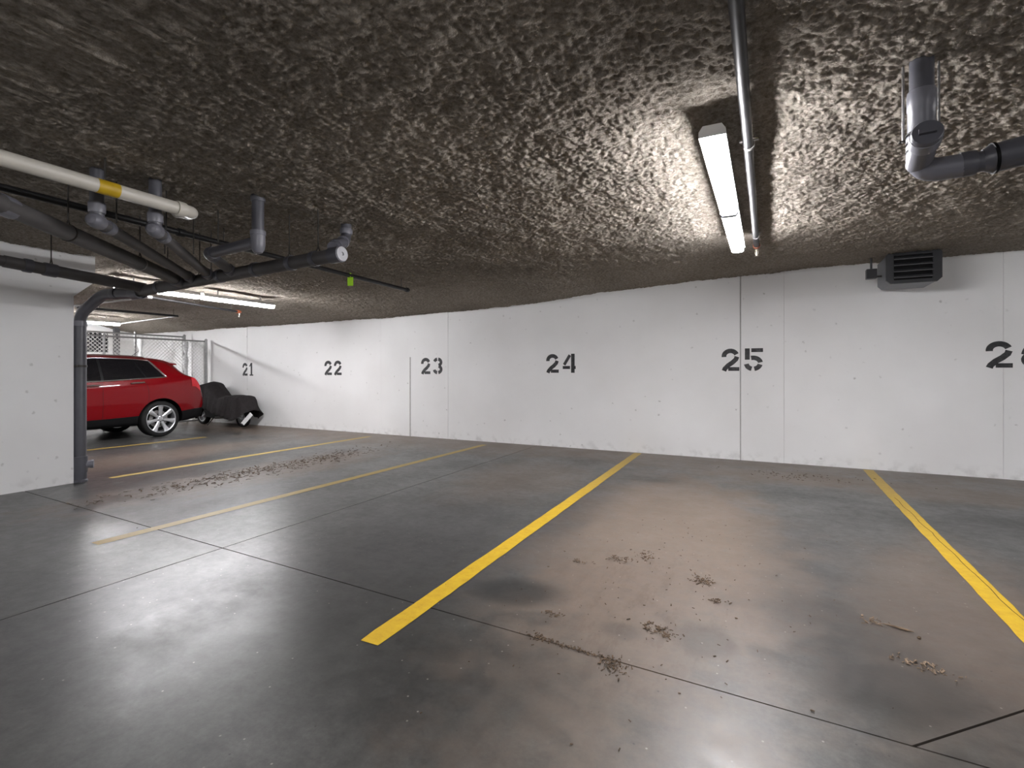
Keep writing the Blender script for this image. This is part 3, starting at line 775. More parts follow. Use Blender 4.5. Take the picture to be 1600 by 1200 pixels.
# hanger rods
def hanger(p, parent=net, ring=None):
    m_ = MB(); zt = ceil_z(p[0], p[1]) + .03
    m_.tube([(p[0], p[1], p[2] + .03), (p[0], p[1], zt)], .005, 6)
    if ring:
        m_.tube([(p[0] - ring, p[1], p[2] - .06), (p[0], p[1], p[2] + .035), (p[0] + ring, p[1], p[2] - .06)], .005, 6)
    m_.build('hanger', M['darksteel'], parent)
for px in (452, 497, 330, 312, 262): 
    p = at(px, 397 + (532 - px) * (455 - 397) / (532 - 215.), DY); hanger((p.x, p.y, p.z + .06), ring=.05)
b0 = atz(0, 318, 2.30)
for q in (.26, .66):
    p = b0 + (J0 - b0) * q; hanger((p.x, p.y, p.z + .06), ring=.05)
p = atx(80, 415, -5.95); hanger((p.x, p.y, p.z + .03), ring=.04)
for px, py, J in ((158, 349, J3), (247, 363, J2)):
    s0 = atz(px, py, 2.31)
    for q in (.12, .6): p = s0 + (J - s0) * q; hanger((p.x, p.y, p.z + .04))
hanger((off.x + .12, off.y, 2.36))

# ---- white vent pipe with a yellow label
w0 = atz(0, 246, 2.47); w1 = atz(303, 333, 2.47)
wp = empty('white_pipe', (w1.x, w1.y, 2.47), 'white plastic pipe with yellow band under the ceiling at left', 'pipe')
dirw = (w1 - w0).normalized()
m_ = MB(); m_.tube([w0 - dirw * 1.2, w1, w1 + Vector((-.42, .12, .10))], .045, 18, True, 0, .09, 8); m_.build('pipe', M['pvc'], wp)
hub(w1 - dirw * .10, dirw, .045, .06, 'pvc', wp); hub(w1 + Vector((-.16, .045, .04)), Vector((-.42, .12, .10)), .045, .06, 'pvc', wp)
yb = atz(175, 292, 2.47); m_ = MB(); m_.lathe([(.045, -.06), (.0462, -.06), (.0462, .06), (.045, .06)], w0 + dirw * (yb - w0).dot(dirw), dirw, 18)
tag(m_.build('label_band', M['yellow_label'], wp), 'yellow band')
hanger(((w0 + dirw*.5).x, (w0 + dirw*.5).y, 2.50), wp)

# ---- long black sprinkler pipe with green tag
l1 = atz(636, 453, 2.52); l0 = atz(0, 292, 2.52)
sp = empty('sprinkler_pipe', (l1.x, l1.y, 2.52), 'long black steel pipe along the ceiling with a green tag', 'pipe')
dl = (l1 - l0).normalized()
pipe('pipe', [l0 - dl * 1.5, l1], .026, 'blackpipe', sp)
hub(l1, dl, .026, .05, 'blackpipe', sp); hub(l0 + dl * 1.2, dl, .026, .06, 'blackpipe', sp)
for q in (.35, .62, .97):
    p = l0 + (l1 - l0) * q; hanger((p.x, p.y, p.z), sp)
tg = atz(543, 431, 2.52); tg = l0 + dl * (tg - l0).dot(dl)
m_ = MB(); m_.obox(tg + Vector((0, 0, -.075)), Vector((C_, S_, 0)) * .036, Vector((-S_, C_, 0)) * .002, (0, 0, .055))
m_.obox(tg + Vector((0, 0, .0)), Vector((C_, S_, 0)) * .012, Vector((-S_, C_, 0)) * .03, (0, 0, .028))
tag(m_.build('tag', M['green'], sp, smooth=False), 'lime green hanging tag')

# ---- sprinkler pipe beside the bright lamps
def sprinkler_head(c, d, parent):
    c = Vector(c)
    m_ = MB(); m_.lathe([(.0, -.03), (.034, -.03), (.036, .0), (.034, .035), (.030, .06), (.0, .06)], c, d, 14); m_.build('elbow', M['orange'], parent)
    m_ = MB(); b = c + Vector(d) * .03
    m_.lathe([(.016, .0), (.016, -.05), (.010, -.055), (.006, -.085), (.006, -.095), (.020, -.098), (.020, -.101), (0, -.101)], b, (0, 0, 1), 12)
    for s_ in (-1, 1): m_.tube([b + Vector((.013*s_, 0, -.05)), b + Vector((.016*s_, 0, -.07)), b + Vector((.003*s_, 0, -.096))], .003, 6)
    m_.build('sprinkler_head', M['brass'], parent)
r1 = atz(1182, 383, 2.60); 
rp = empty('sprinkler_pipe', (r1.x, r1.y, 2.60), 'black steel sprinkler pipe with orange end fitting beside the bright strip lights', 'pipe')
pipe('pipe', [(r1.x - .015, -4.0, 2.60), (r1.x, r1.y, 2.60)], 0.027, 'blackpipe', rp)
sprinkler_head((r1.x, r1.y + .03, 2.60), (0, 1, 0), rp)
for yy in (5.38, 3.2):
    m_ = MB(); m_.lathe([(.026, -.012), (.031, -.012), (.031, .012), (.026, .012)], (r1.x, yy, 2.60), (0, 1, 0), 14)
    m_.box((r1.x - .05, yy - .010, 2.622), (r1.x + .05, yy + .010, 2.630)); m_.build('pipe_clamp', M['steel'], rp)
    hanger((r1.x, yy, 2.60), rp)

# ---- far sprinkler branch by the left lamps
a = atz(233, 464, 2.46); b = atz(372, 487, 2.46)
fp = empty('sprinkler_pipe', (b.x, b.y, 2.46), 'thin sprinkler pipe with orange end fitting next to the left strip lights', 'pipe')
pipe('pipe', [a, b], .020, 'blackpipe', fp); sprinkler_head(b, (b - a).normalized(), fp)
c = atz(118, 482, 2.46); c.y = a.y - .0
pipe('cross_pipe', [c, a], .020, 'steel', fp); hub(a, (0, 1, 0), .022, .07, 'steel', fp)
for q in (.0, .45, .9): p = a + (b - a) * q; hanger((p.x, p.y, p.z), fp)
a = atz(120, 480, 2.50); b = atz(278, 494, 2.50)
fq = empty('sprinkler_pipe', (b.x, b.y, 2.5), 'dark pipe crossing the ceiling above the red car', 'pipe')
pipe('pipe', [a, b], .024, 'blackpipe', fq)
c = atz(185, 506, 2.46); pipe('cross_pipe', [b, c], .013, 'galv', fq)
for q in (.2, .95): p = a + (b - a) * q; hanger((p.x, p.y, p.z), fq)

# ================================================================== DRAIN PIPES, RIGHT
RX, RY = atz(1440, 100, 2.65).x, atz(1440, 100, 2.65).y
rd = empty('drain_pipe', (RX, RY, 2.1), 'grey plastic drain elbow with cleanout plug under the ceiling at right', 'pipe')
camdir = Vector((-RX, -RY, 0)).normalized()
lefty = Vector((-C_, -S_, 0))
zb = 2.20
top = Vector((RX, RY, 2.74)); low = Vector((RX, RY, 2.34))
bot = aty(1422, 262, RY + .10); bot = Vector((RX - .015, RY + .06, 2.19))
pipe('drop_pipe', [top, Vector((RX, RY, 2.36))], .044, 'drain', rd, seg=24)
m_ = MB(); m_.lathe([(.044, .17), (.051, .17), (.053, .16), (.053, .09), (.050, .085), (.050, 0.0), (.048, -.04), (.046, -.06)], (RX, RY, 2.36), (0, 0, 1), 24); m_.build('wye_body', M['fitting'], rd)
# plug arm turned to the viewer
arm0 = Vector((RX - .01, RY, 2.215)); plug_c = O + ray(1449, 206) * 2.00; armd = (plug_c - arm0); reach = armd.length; armd.normalize(); arm0 = plug_c - armd * .14
m_ = MB(); m_.tube([arm0 - armd * max(.02, reach - .14), arm0 + armd * .115], .047, 22); m_.lathe([(.047, .05), (.053, .052), (.055, .06), (.055, .115), (.047, .118)], arm0, armd, 24); m_.build('cleanout_arm', M['fitting'], rd)
m_ = MB(); m_.lathe([(.053, .112), (.053, .134), (.049, .140), (0, .140)], arm0, armd, 24)
side = armd.cross(Vector((0, 0, 1))).normalized(); upv = side.cross(armd)
m_.obox(arm0 + armd * .148, side * .028, upv * .010, armd * .010)
tag(m_.build('cleanout_plug', M['drain'], rd), 'dark grey plug with a raised bar')
# lower turn and run to the right
hx = Vector((RX + .34, RY + .0, 2.175))
m_ = MB(); m_.tube([Vector((RX, RY, 2.34)), Vector((RX - .012, RY, 2.175)), Vector((RX + .16, RY, 2.18))], .049, 24, True, 0, .10, 10); m_.build('elbow', M['fitting'], rd)
for zz in (2.325, 2.290): hub((RX, RY, zz), (0, 0, 1), .047, .022, 'fitting', rd)
m_ = MB()
for zz in (2.308, 2.272, 2.345):
    m_ = MB(); m_.lathe([(.047, -.004), (.0565, -.004), (.0565, .004), (.047, .004)], (RX, RY, zz), (0, 0, 1), 24); m_.build('gasket_ring', M['black'], rd)
pipe('run_pipe', [(RX + .08, RY, 2.178), (RX + .32, RY, 2.19)], .042, 'drain', rd, seg=22)
hub((RX + .155, RY, 2.182), (1, 0, .05), .043, .05, 'drain', rd)
# big coupling at the frame edge, rising to the right
c0 = Vector((RX + .25, RY, 2.19))
m_ = MB(); m_.tube([c0 - Vector((.05, 0, .002)), c0 - Vector((.02, 0, .001)), c0 + Vector((.09, 0, .015)), c0 + Vector((.12, -.001, .024)), c0 + Vector((.16, -.004, .042)), c0 + Vector((.30, -.02, .13))], [.043, .058, .060, .060, .060, .060], 22); m_.build('elbow', M['drain'], rd)
for cp, cd in ((Vector((-.012, 0, 0)), (1, 0, .13)), (Vector((.17, -.005, .048)), (1, -.1, .6))):
    m_ = MB(); m_.lathe([(.059, -.006), (.064, -.005), (.064, .005), (.059, .006)], c0 + cp, cd, 22); m_.build('gasket_ring', M['black'], rd)
pipe('run_pipe', [c0 + Vector((.25, -.015, .105)), c0 + Vector((.9, -.03, .20))], .050, 'drain', rd, seg=22)
for px, pz in ((1411, 2.23), (1467, 2.23)):
    p = aty(px, 220, RY + .03); m_ = MB(); m_.tube([(p.x, p.y, p.z - .01), (p.x, p.y, 2.72)], .005, 8); m_.build('threaded_rod', M['steel'], rd)
p = aty(1411, 222, RY + .03); q = aty(1467, 216, RY + .03)
m_ = MB(); m_.obox((p + q) / 2, (q - p) * .62, (0, .012, 0), (0, 0, .002)); m_.build('strap', M['darksteel'], rd, smooth=False)

# ================================================================== UNIT HEATER
hl = aty(1387, 442, 7.40); hr = aty(1470, 436, 7.40); zt = aty(1387, 398, 7.40).z
x0, x1, z0 = hl.x, hr.x, hl.z; z1 = zt + .03; bv = .045
ht = empty('unit_heater', ((x0+x1)/2, 7.7, z0), 'dark grey louvred unit heater hung on the wall above stall 25', 'heater')
octo = lambda a, b, c, d, k: [(a + k, c), (b - k, c), (b, c + k), (b, d - k), (b - k, d), (a + k, d), (a, d - k), (a, c + k)]
m_ = MB(); m_.prism(octo(x0 - .01, x1 + .01, z0 - .01, z1, bv), 'y', 7.43, 7.96); m_.build('housing', M['heater_side'], ht, smooth=False)
m_ = MB()
o_ = octo(x0 - .015, x1 + .015, z0 - .015, z1 + .005, bv); xa, xb, za, zbb = x0 + .06, x1 - .07, z0 + .025, z1 - .05
i_ = [(xa, za), (xb, za), (xb, za), (xb, zbb), (xb, zbb), (xa, zbb), (xa, zbb), (xa, za)]
vs = [(p[0], 7.40, p[1]) for p in o_] + [(p[0], 7.40, p[1]) for p in i_] + [(p[0], 7.44, p[1]) for p in o_] + [(p[0], 7.44, p[1]) for p in i_]
fs = []
for i in range(8):
    j = (i+1) % 8
    fs += [(i, j, 8+j, 8+i), (16+i, 16+j, 24+j, 24+i), (i, j, 16+j, 16+i), (8+i, 8+j, 24+j, 24+i)]
m_.add(vs, fs); m_.build('front_frame', M['heater'], ht, smooth=False)
m_ = MB(); m_.box((xa - .005, 7.428, za - .005), (xb + .005, 7.44, zbb + .005)); m_.build('core', M['black'], ht, smooth=False)
nsl = 4
for k in range(nsl):
    zc = za + (k + .5) * (zbb - za) / nsl
    m_ = MB(); m_.obox(((xa+xb)/2, 7.405, zc), ((xb-xa)/2, 0, 0), (0, .024, .012), (0, -.002, .007)); m_.build('louvre', M['louvre'], ht, smooth=False)
for xx in (x0 + .1, x1 - .1):
    m_ = MB(); m_.box((xx - .012, 7.66, z1 - .01), (xx + .012, 7.69, 2.75)); m_.build('mount_bracket', M['heater'], ht, smooth=False)
jb = aty(1361, 428, 7.70); m_ = MB(); m_.box((jb.x - .055, 7.64, jb.z - .065), (jb.x + .055, 7.74, jb.z + .055)); m_.build('junction_box', M['heater'], ht, smooth=False, bevel=.006)
m_ = MB(); m_.tube([(jb.x, 7.69, jb.z), (jb.x, 7.69, 2.75)], .012, 8); m_.tube([(jb.x, 7.69, jb.z - .04), (x0 + .02, 7.69, jb.z - .04)], .012, 8); m_.build('conduit', M['heater'], ht)

# ================================================================== CHAIN LINK FENCES
def fence(X, y0, y1, zt, posts, label, mesh=True, z0=.05):
    t = empty('chain_link_fence', (X, (y0+y1)/2, 0), label, 'fence')
    for k, yy in enumerate(posts):
        m_ = MB(); r_ = .030 if k == 0 else .024
        m_.tube([(X, yy, 0.0), (X, yy, zt + .02)], r_, 12); m_.lathe([(r_ + .004, 0), (r_ + .004, .02), (.012, .04), (0, .042)], (X, yy, zt + .015), (0, 0, 1), 12)
        m_.build('post', M['galv'], t)
    for zz in (zt - .01, z0 + .02):
        m_ = MB(); m_.tube([(X, y0, zz), (X, y1, zz)], .019, 10); m_.build('rail', M['galv'], t)
    if mesh:
        m_ = MB(); s_ = .085; zlo, zhi = z0, zt - .01
        k0 = y0 - (zhi - zlo); n_ = int((y1 - y0 + (zhi - zlo)) / s_) + 1
        for d_ in (1, -1):
            for k in range(n_):
                b0 = k0 + k * s_
                # line y = b0 + (z - zlo) * 1 clipped to the panel
                za_, zb_ = zlo, zhi
                ya, yb_ = b0, b0 + (zhi - zlo)
                if ya < y0: za_ = zlo + (y0 - ya); ya = y0
                if yb_ > y1: zb_ = zhi - (yb_ - y1); yb_ = y1
                if zb_ - za_ < .02: continue
                if d_ < 0: ya, yb_ = y0 + y1 - ya, y0 + y1 - yb_
                m_.tube([(X + .003 * d_, ya, za_), (X + .003 * d_, yb_, zb_)], .0036, 4, False)
        tag(m_.build('wire_mesh', M['wire'], t, fix=False), kind='stuff')
    m_ = MB(); m_.box((X - .004, y1 - .055, z0), (X + .004, y1 - .045, zt)); m_.build('tension_bar', M['galv'], t, smooth=False)
    return t
fence(-12.78, 2.6, 7.97, 2.07, [7.97, 5.75, 3.6], 'galvanised chain link fence panel behind the red car')
fx = aty(288, 526, 7.9)
fence(fx.x, 5.6, 7.9, fx.z, [7.9, 6.75, 5.6], 'second chain link partition farther behind the red car')

# ---- things behind the fence
gA = atx(140, 520, XL); gB = atx(168, 551, XL)
ya, yb_ = gA.y - .55, gB.y; zlo, zhi = gB.z, min(2.42, atx(168, 521, XL).z)
vg = empty('vent_grille', (XL, (ya+yb_)/2, zlo), 'dark louvred vent grille in a white frame beyond the fence', 'vent')
m_ = MB(); m_.box((XL, ya - .07, zlo - .07), (XL + .05, yb_ + .09, zlo)); m_.box((XL, ya - .07, zhi), (XL + .05, yb_ + .09, zhi + .06))
m_.box((XL, ya - .07, zlo), (XL + .05, ya, zhi)); m_.box((XL, yb_, zlo), (XL + .05, yb_ + .09, zhi)); m_.build('frame', M['fixture'], vg, smooth=False)
m_ = MB(); m_.box((XL, ya, zlo), (XL + .006, yb_, zhi)); m_.build('back_plate', M['black'], vg, smooth=False)
for k in range(8):
    zc = zlo + (k + .5) * (zhi - zlo) / 8
    m_ = MB(); m_.obox((XL + .025, (ya+yb_)/2, zc), (.018, 0, -.018), (0, (yb_-ya)/2, 0), (.002, 0, .002)); m_.build('louvre', M['darkvent'], vg, smooth=False)
pst = atx(182, 545, XL + .35)
m_ = MB(); m_.box((pst.x - .05, pst.y - .06, 0), (pst.x + .05, pst.y + .06, 2.62)); m_.box((pst.x - .09, pst.y - .10, 0), (pst.x + .09, pst.y + .10, .012))
tag(m_.build('steel_column', M['darkpost'], None, smooth=False), 'dark grey steel column beyond the fence beside the vent', 'column')
# white door set in the far wall beyond the column
da = atx(190, 550, XL + .02).y; db = da + .95
dr = MB(); dr.box((XL, da, 0), (XL + .04, db, 2.08)); door = dr.build('door_1', M['fixture'], None, smooth=False); tag(door, 'white door in the far wall behind the fence', kind='structure')
m_ = MB(); m_.box((XL, da - .07, 0), (XL + .06, da, 2.15)); m_.box((XL, db, 0), (XL + .06, db + .07, 2.15)); m_.box((XL, da, 2.08), (XL + .06, db, 2.15)); m_.build('door_frame', M['fixture'], door, smooth=False)
m_ = MB(); m_.tube([(XL + .04, da + .08, 1.0), (XL + .10, da + .08, 1.0), (XL + .10, da + .20, 1.0)], .011, 8, True, 0, .02); m_.build('door_handle', M['steel'], door)
# plastic-wrapped poles leaning at the partitions
def wrapped(px, py0, y, hgt, label):
    p = aty(px, py0, y); m_ = MB()
    pts, rs = [], []
    for k in range(14):
        pts.append((p.x + .010*math.sin(k*1.7), y + .012*math.cos(k*2.3), .0 + hgt*k/13)); rs.append(.055 + .018*math.sin(k*2.1) + .012*math.cos(k*3.7))
    m_.tube(pts, rs, 10)
    return tag(m_.build('wrapped_roll', M['plastic'], None, angle=60), label, 'roll')
wrapped(290, 570, 7.70, 2.05, 'roll in clear crinkled film upright at the fence post')
wrapped(219, 548, 7.20, 2.15, 'roll in clear crinkled film upright near the far door')

# ================================================================== RED SUV
axle = Vector((-10.70, 5.80, 0)); CX = axle.x - .945; CY = axle.y
def pchip(xk, yk, x):
    xk = np.asarray(xk, float); yk = np.asarray(yk, float); x = np.asarray(x, float)
    hk = np.diff(xk); dl_ = np.diff(yk) / hk; n = len(xk); d = np.zeros(n)
    for i in range(1, n-1):
        if dl_[i-1] * dl_[i] > 0:
            w1 = 2*hk[i] + hk[i-1]; w2 = hk[i] + 2*hk[i-1]
            d[i] = (w1 + w2) / (w1/dl_[i-1] + w2/dl_[i])
    d[0] = dl_[0]; d[-1] = dl_[-1]
    i = np.clip(np.searchsorted(xk, x) - 1, 0, n-2)
    t = (x - xk[i]) / hk[i]
    h00 = 2*t**3-3*t**2+1; h10 = t**3-2*t**2+t; h01 = -2*t**3+3*t**2; h11 = t**3-t**2
    return h00*yk[i] + h10*hk[i]*d[i] + h01*yk[i+1] + h11*hk[i]*d[i+1]
# station: s, width scale, bottom, sill seam, belt z, rail half width, rail z, roof z
ST = np.array([
 (-3.80, .66, .36, .50, .74, .52, .80, .82), (-3.70, .82, .31, .48, .82, .62, .88, .91), (-3.50, .92, .27, .46, .90, .70, .97, 1.00),
 (-3.10, .98, .25, .44, .97, .74, 1.04, 1.08), (-2.60, 1.0, .25, .43, 1.02, .77, 1.09, 1.13), (-2.15, 1.0, .25, .42, 1.05, .78, 1.14, 1.18),
 (-1.75, 1.0, .25, .42, 1.08, .72, 1.34, 1.39), (-1.40, 1.0, .25, .42, 1.095, .68, 1.50, 1.555), (-1.0, 1.0, .25, .425, 1.11, .67, 1.555, 1.615), (-.5, 1.0, .25, .44, 1.14, .665, 1.545, 1.615),
 (-.1, 1.0, .25, .455, 1.165, .655, 1.515, 1.59), (.20, .995, .25, .47, 1.185, .64, 1.475, 1.555), (.36, .985, .26, .48, 1.185, .635, 1.42, 1.50),
 (.52, .975, .27, .50, 1.18, .665, 1.28, 1.335), (.66, .955, .29, .515, 1.165, .70, 1.185, 1.20), (.74, .93, .30, .52, 1.10, .70, 1.115, 1.125), (.82, .90, .31, .525, .98, .70, .99, 1.0),
 (.88, .86, .33, .53, .82, .70, .83, .84), (.91, .82, .36, .53, .70, .68, .705, .71)])
def section(s):
    q = [float(pchip(ST[:, 0], ST[:, k], s)) for k in range(1, 8)]
    w, zb, zs, zl, wr, zr, zt_ = q
    m1 = zs + (zl - zs) * .38; m2 = zs + (zl - zs) * .75
    return np.array([(0, zb), (.78*w, zb), (.885*w, zb + .04), (.922*w, zs), (.948*w, m1), (.945*w, m2), (.905*w, zl), (wr, zr), (wr*.80, zr + (zt_-zr)*.75), (0, zt_)])
TK = np.arange(10.)
TS = np.concatenate([np.linspace(0, 2, 5)[:-1], np.linspace(2, 6, 21)[:-1], np.linspace(6, 7, 9)[:-1], np.linspace(7, 9, 11)])
def csurf(s, t, off=0.0, side=1):
    sec = section(s)
    def P(tt): return np.array([float(pchip(TK, sec[:, 0], tt)), float(pchip(TK, sec[:, 1], tt))])
    p = P(t)
    if off:
        d_ = P(min(t + .05, 9)) - P(max(t - .05, 0)); d_ /= max(np.hypot(*d_), 1e-6)
        p = p + np.array([d_[1], -d_[0]]) * off
    return Vector((CX + side * p[0], CY + s, p[1]))
car = empty('suv', (CX, CY - 1.4, 0), 'glossy red SUV parked tail to the wall behind the downpipe', 'car')
SS = np.concatenate([np.linspace(-3.80, -3.5, 8)[:-1], np.linspace(-3.5, .2, 62)[:-1], np.linspace(.2, .91, 30)])
m_ = MB(); vs = []; nl = 2 * (len(TS) - 1)
for s in SS:
    sec = section(s); y_ = pchip(TK, sec[:, 0], TS); z_ = pchip(TK, sec[:, 1], TS)
    for a, b in zip(y_, z_): vs.append((CX + a, CY + s, b))
    for k in range(len(TS) - 2, 0, -1): vs.append((CX - y_[k], CY + s, z_[k]))
fs = []
for i in range(len(SS) - 1):
    for k in range(nl):
        k2 = (k + 1) % nl; fs.append((i*nl+k, i*nl+k2, (i+1)*nl+k2, (i+1)*nl+k))
fs.append(tuple(range(nl))); fs.append(tuple((len(SS)-1)*nl + k for k in range(nl)))
m_.add(vs, fs)
shell = m_.build('shell', [M['carpaint'], M['black']], None)
cut = MB()
for s in (0.0, -2.81):
    for sd in (-1, 1):
        cut.lathe([(0, .0), (.415, .0), (.415, .6), (0, .6)], (CX + sd * .60, CY + s, .35), (sd, 0, 0), 40)
cutter = cut.build('cutter', M['black'], None)
md = shell.modifiers.new('b', 'BOOLEAN'); md.operation = 'DIFFERENCE'; md.object = cutter; md.solver = 'EXACT'
bpy.context.view_layer.update()
dg = bpy.context.evaluated_depsgraph_get()
em = bpy.data.meshes.new_from_object(shell.evaluated_get(dg)); em.transform(Matrix.Translation(shell.location))
bpy.data.objects.remove(shell, do_unlink=True); bpy.data.objects.remove(cutter, do_unlink=True)
red, blk = MB(), MB()
vv = [tuple(v.co) for v in em.vertices]
for p in em.polygons:
    c = p.center; s = c.y - CY; lat = abs(c.x - CX)
    inarch = False
    for ax_ in (0.0, -2.81):
        if math.hypot(s - ax_, c.z - .35) < .4153 and lat < .97 and (abs(p.normal.x) < .5 or lat < .62) and lat > .58: inarch = True
    zs = float(np.interp(s, ST[:, 0], ST[:, 3]))
    tgt = blk if (inarch or c.z < zs) else red
    tgt.f.append(tuple(p.vertices)); tgt.m.append(0)
def packed(mb_):
    used = sorted({i for f in mb_.f for i in f}); mp = {a: k for k, a in enumerate(used)}
    mb_.v = [vv[i] for i in used]; mb_.f = [tuple(mp[i] for i in f) for f in mb_.f]
packed(red); packed(blk)
red.build('body', M['carpaint'], car, angle=28, fix=False); tag(blk.build('lower_cladding', M['black'], car, angle=28, fix=False), 'black plastic sill and bumper cladding')
def patch(name, sfun, mat, side=1, ns=14, nt_=8, off=.006, parent=car, label=None):
    """sfun(a,b)->(s,t) for a,b in 0..1; a thin raised shell on the body surface"""
    m_ = MB(); vs = []
    for lay in (off, off - .012):
        for i in range(ns + 1):
            for j in range(nt_ + 1):
                s, t = sfun(i/ns, j/nt_); vs.append(csurf(s, t, lay, side))
    k = (ns+1)*(nt_+1); fs = []
    for i in range(ns):
        for j in range(nt_):
            q = (i*(nt_+1)+j, i*(nt_+1)+j+1, (i+1)*(nt_+1)+j+1, (i+1)*(nt_+1)+j); fs.append(q); fs.append(tuple(reversed([x + k for x in q])))
    rim = [(i, 0) for i in range(ns)] + [(ns, j) for j in range(nt_)] + [(i, nt_) for i in range(ns, 0, -1)] + [(0, j) for j in range(nt_, 0, -1)]
    rim = [a*(nt_+1)+b for a, b in rim]
    for a in range(len(rim)):
        b = (a+1) % len(rim); fs.append((rim[a], rim[b], rim[b]+k, rim[a]+k))
    m_.add(vs, fs); o = m_.build(name, M[mat], parent, angle=40)
    if label: tag(o, label)
    return o
T0, T1 = 6.06, 6.86
def win(sa0, sa1, sb0, sb1):     # bottom from sa0..sa1, top from sb0..sb1
    return lambda a, b: ((sa0 + (sa1 - sa0)*a)*(1-b) + (sb0 + (sb1 - sb0)*a)*b, T0 + (T1 - T0)*b)
for sd in (1, -1):
    patch('side_window', win(-.97, -.28, -.97, -.43), 'carglass', sd)
    patch('window_pillar', win(-.29, -.24, -.44, -.39), 'black', sd, 3, 8, .005); patch('window_pillar', win(-1.02, -.96, -1.02, -.96), 'black', sd, 3, 8, .005)
    patch('quarter_window', win(-.25, .06, -.40, -.14), 'carglass', sd)
    patch('side_window', win(-1.92, -1.01, -1.42, -1.01), 'carglass', sd)
    m_ = MB(); line = [csurf(s, T0 - .04, .008, sd) for s in np.linspace(-1.98, .10, 26)] + [csurf(.10 + (-.13 - .10)*b, T0 - .04 + (T1 - T0 + .08)*b, .008, sd) for b in np.linspace(.1, 1, 8)] + [csurf(s, T1 + .04, .008, sd) for s in np.linspace(-.16, -1.40, 20)]
    m_.tube(line, .014, 8); m_.build('window_trim', M['chrome'], car)
    for s_ in (.02, ):
        m_ = MB(); m_.tube([csurf(.085 + (-.12 - .085)*b, T0 + (T1 - T0)*b, .009, sd) for b in np.linspace(0, 1, 8)], .016, 8); m_.build('window_trim', M['chrome'], car)
    # door seams
    for pts_ in ([csurf(-.30 + .06*math.sin(k/12*3), 3.05 + (5.95-3.05)*k/14, -.001, sd) for k in range(15)], [csurf(-1.0, 3.05 + (5.95-3.05)*k/14, -.001, sd) for k in range(15)], [csurf(-2.05, 3.05 + (5.95-3.05)*k/14, -.001, sd) for k in range(15)]):
        m_ = MB(); m_.tube(pts_, .0035, 5); m_.build('door_seam', M['black'], car)
    for s_ in (-.43, -1.15):
        m_ = MB(); hb = [csurf(s_ + q, 5.62, .004 if abs(q) > .10 else .035, sd) for q in (-.12, -.10, -.09, 0, .09, .10, .12)]
        m_.tube(hb, [.010, .012, .014, .015, .014, .012, .010], 8); m_.build('door_handle', M['chrome'], car)
    patch('tail_lamp', lambda a, b: (.60 + .20*a, 4.9 + 1.0*b - .25*a*(1-b)*0), 'redlens', sd, 8, 8, .008)
    patch('headlamp', lambda a, b: (-3.66 + .42*a, 5.05 + .85*b), 'clearlens', sd, 8, 5, .006)
    # mirror
    mp_ = csurf(-1.78, 6.05, .0, sd); m_ = MB()
    m_.lathe([(0, -.10), (.05, -.09), (.072, -.03), (.075, .03), (.05, .09), (0, .10)], mp_ + Vector((.09*sd, 0, .09)), (1, 0, 0), 16); m_.tube([mp_ + Vector((0, 0, .02)), mp_ + Vector((.07*sd, 0, .06))], .022, 8)
    m_.build('wing_mirror', M['carpaint'], car)
    m_ = MB(); m_.tube([csurf(s, 7.35, .03 if -1.25 < s < -.2 else -.01, sd) for s in np.linspace(-1.35, -.1, 12)], .012, 8); m_.build('roof_rail', M['chrome'], car)
# rear glass, windscreen
def across(sf, tf): 
    return lambda a, b: (sf(a), tf(b))
for sd in (1, -1):
    patch('rear_window', lambda a, b: (.40 + .22*a, 7.25 + 1.75*b), 'carglass', sd, 8, 8, .004)
    patch('windscreen', lambda a, b: (-2.10 + .62*a, 7.25 + 1.75*b), 'carglass', sd, 10, 8, .004)
# spoiler
m_ = MB(); vs = []
for k in range(13):
    l = -.60 + 1.20*k/12; zz = 1.545 - .06*(l/.6)**2
    for dy_, dz_ in ((.14, .006), (.50, -.030), (.51, -.050), (.30, -.075)): vs.append((CX + l, CY + dy_ - .04*(l/.6)**2, zz + dz_))
fs = []
for k in range(12):
    for j in range(4): j2 = (j+1) % 4; fs.append((k*4+j, k*4+j2, (k+1)*4+j2, (k+1)*4+j))
fs += [(0,1,2,3), (48,49,50,51)]; m_.add(vs, fs); m_.build('spoiler', M['carpaint'], car)
m_ = MB(); m_.tube([(CX, CY - .12, 1.575), (CX, CY + .05, 1.72)], [.006, .003], 6); m_.lathe([(0, .02), (.02, .018), (.035, 0), (.035, -.02)], (CX, CY - .12, 1.575), (0, 0, 1), 12); m_.build('antenna', M['black'], car)
m_ = MB(); m_.box((CX - .45, CY - 3.83, .50), (CX + .45, CY - 3.74, .78)); m_.build('radiator_grille', M['chrome'], car, smooth=False, bevel=.02)
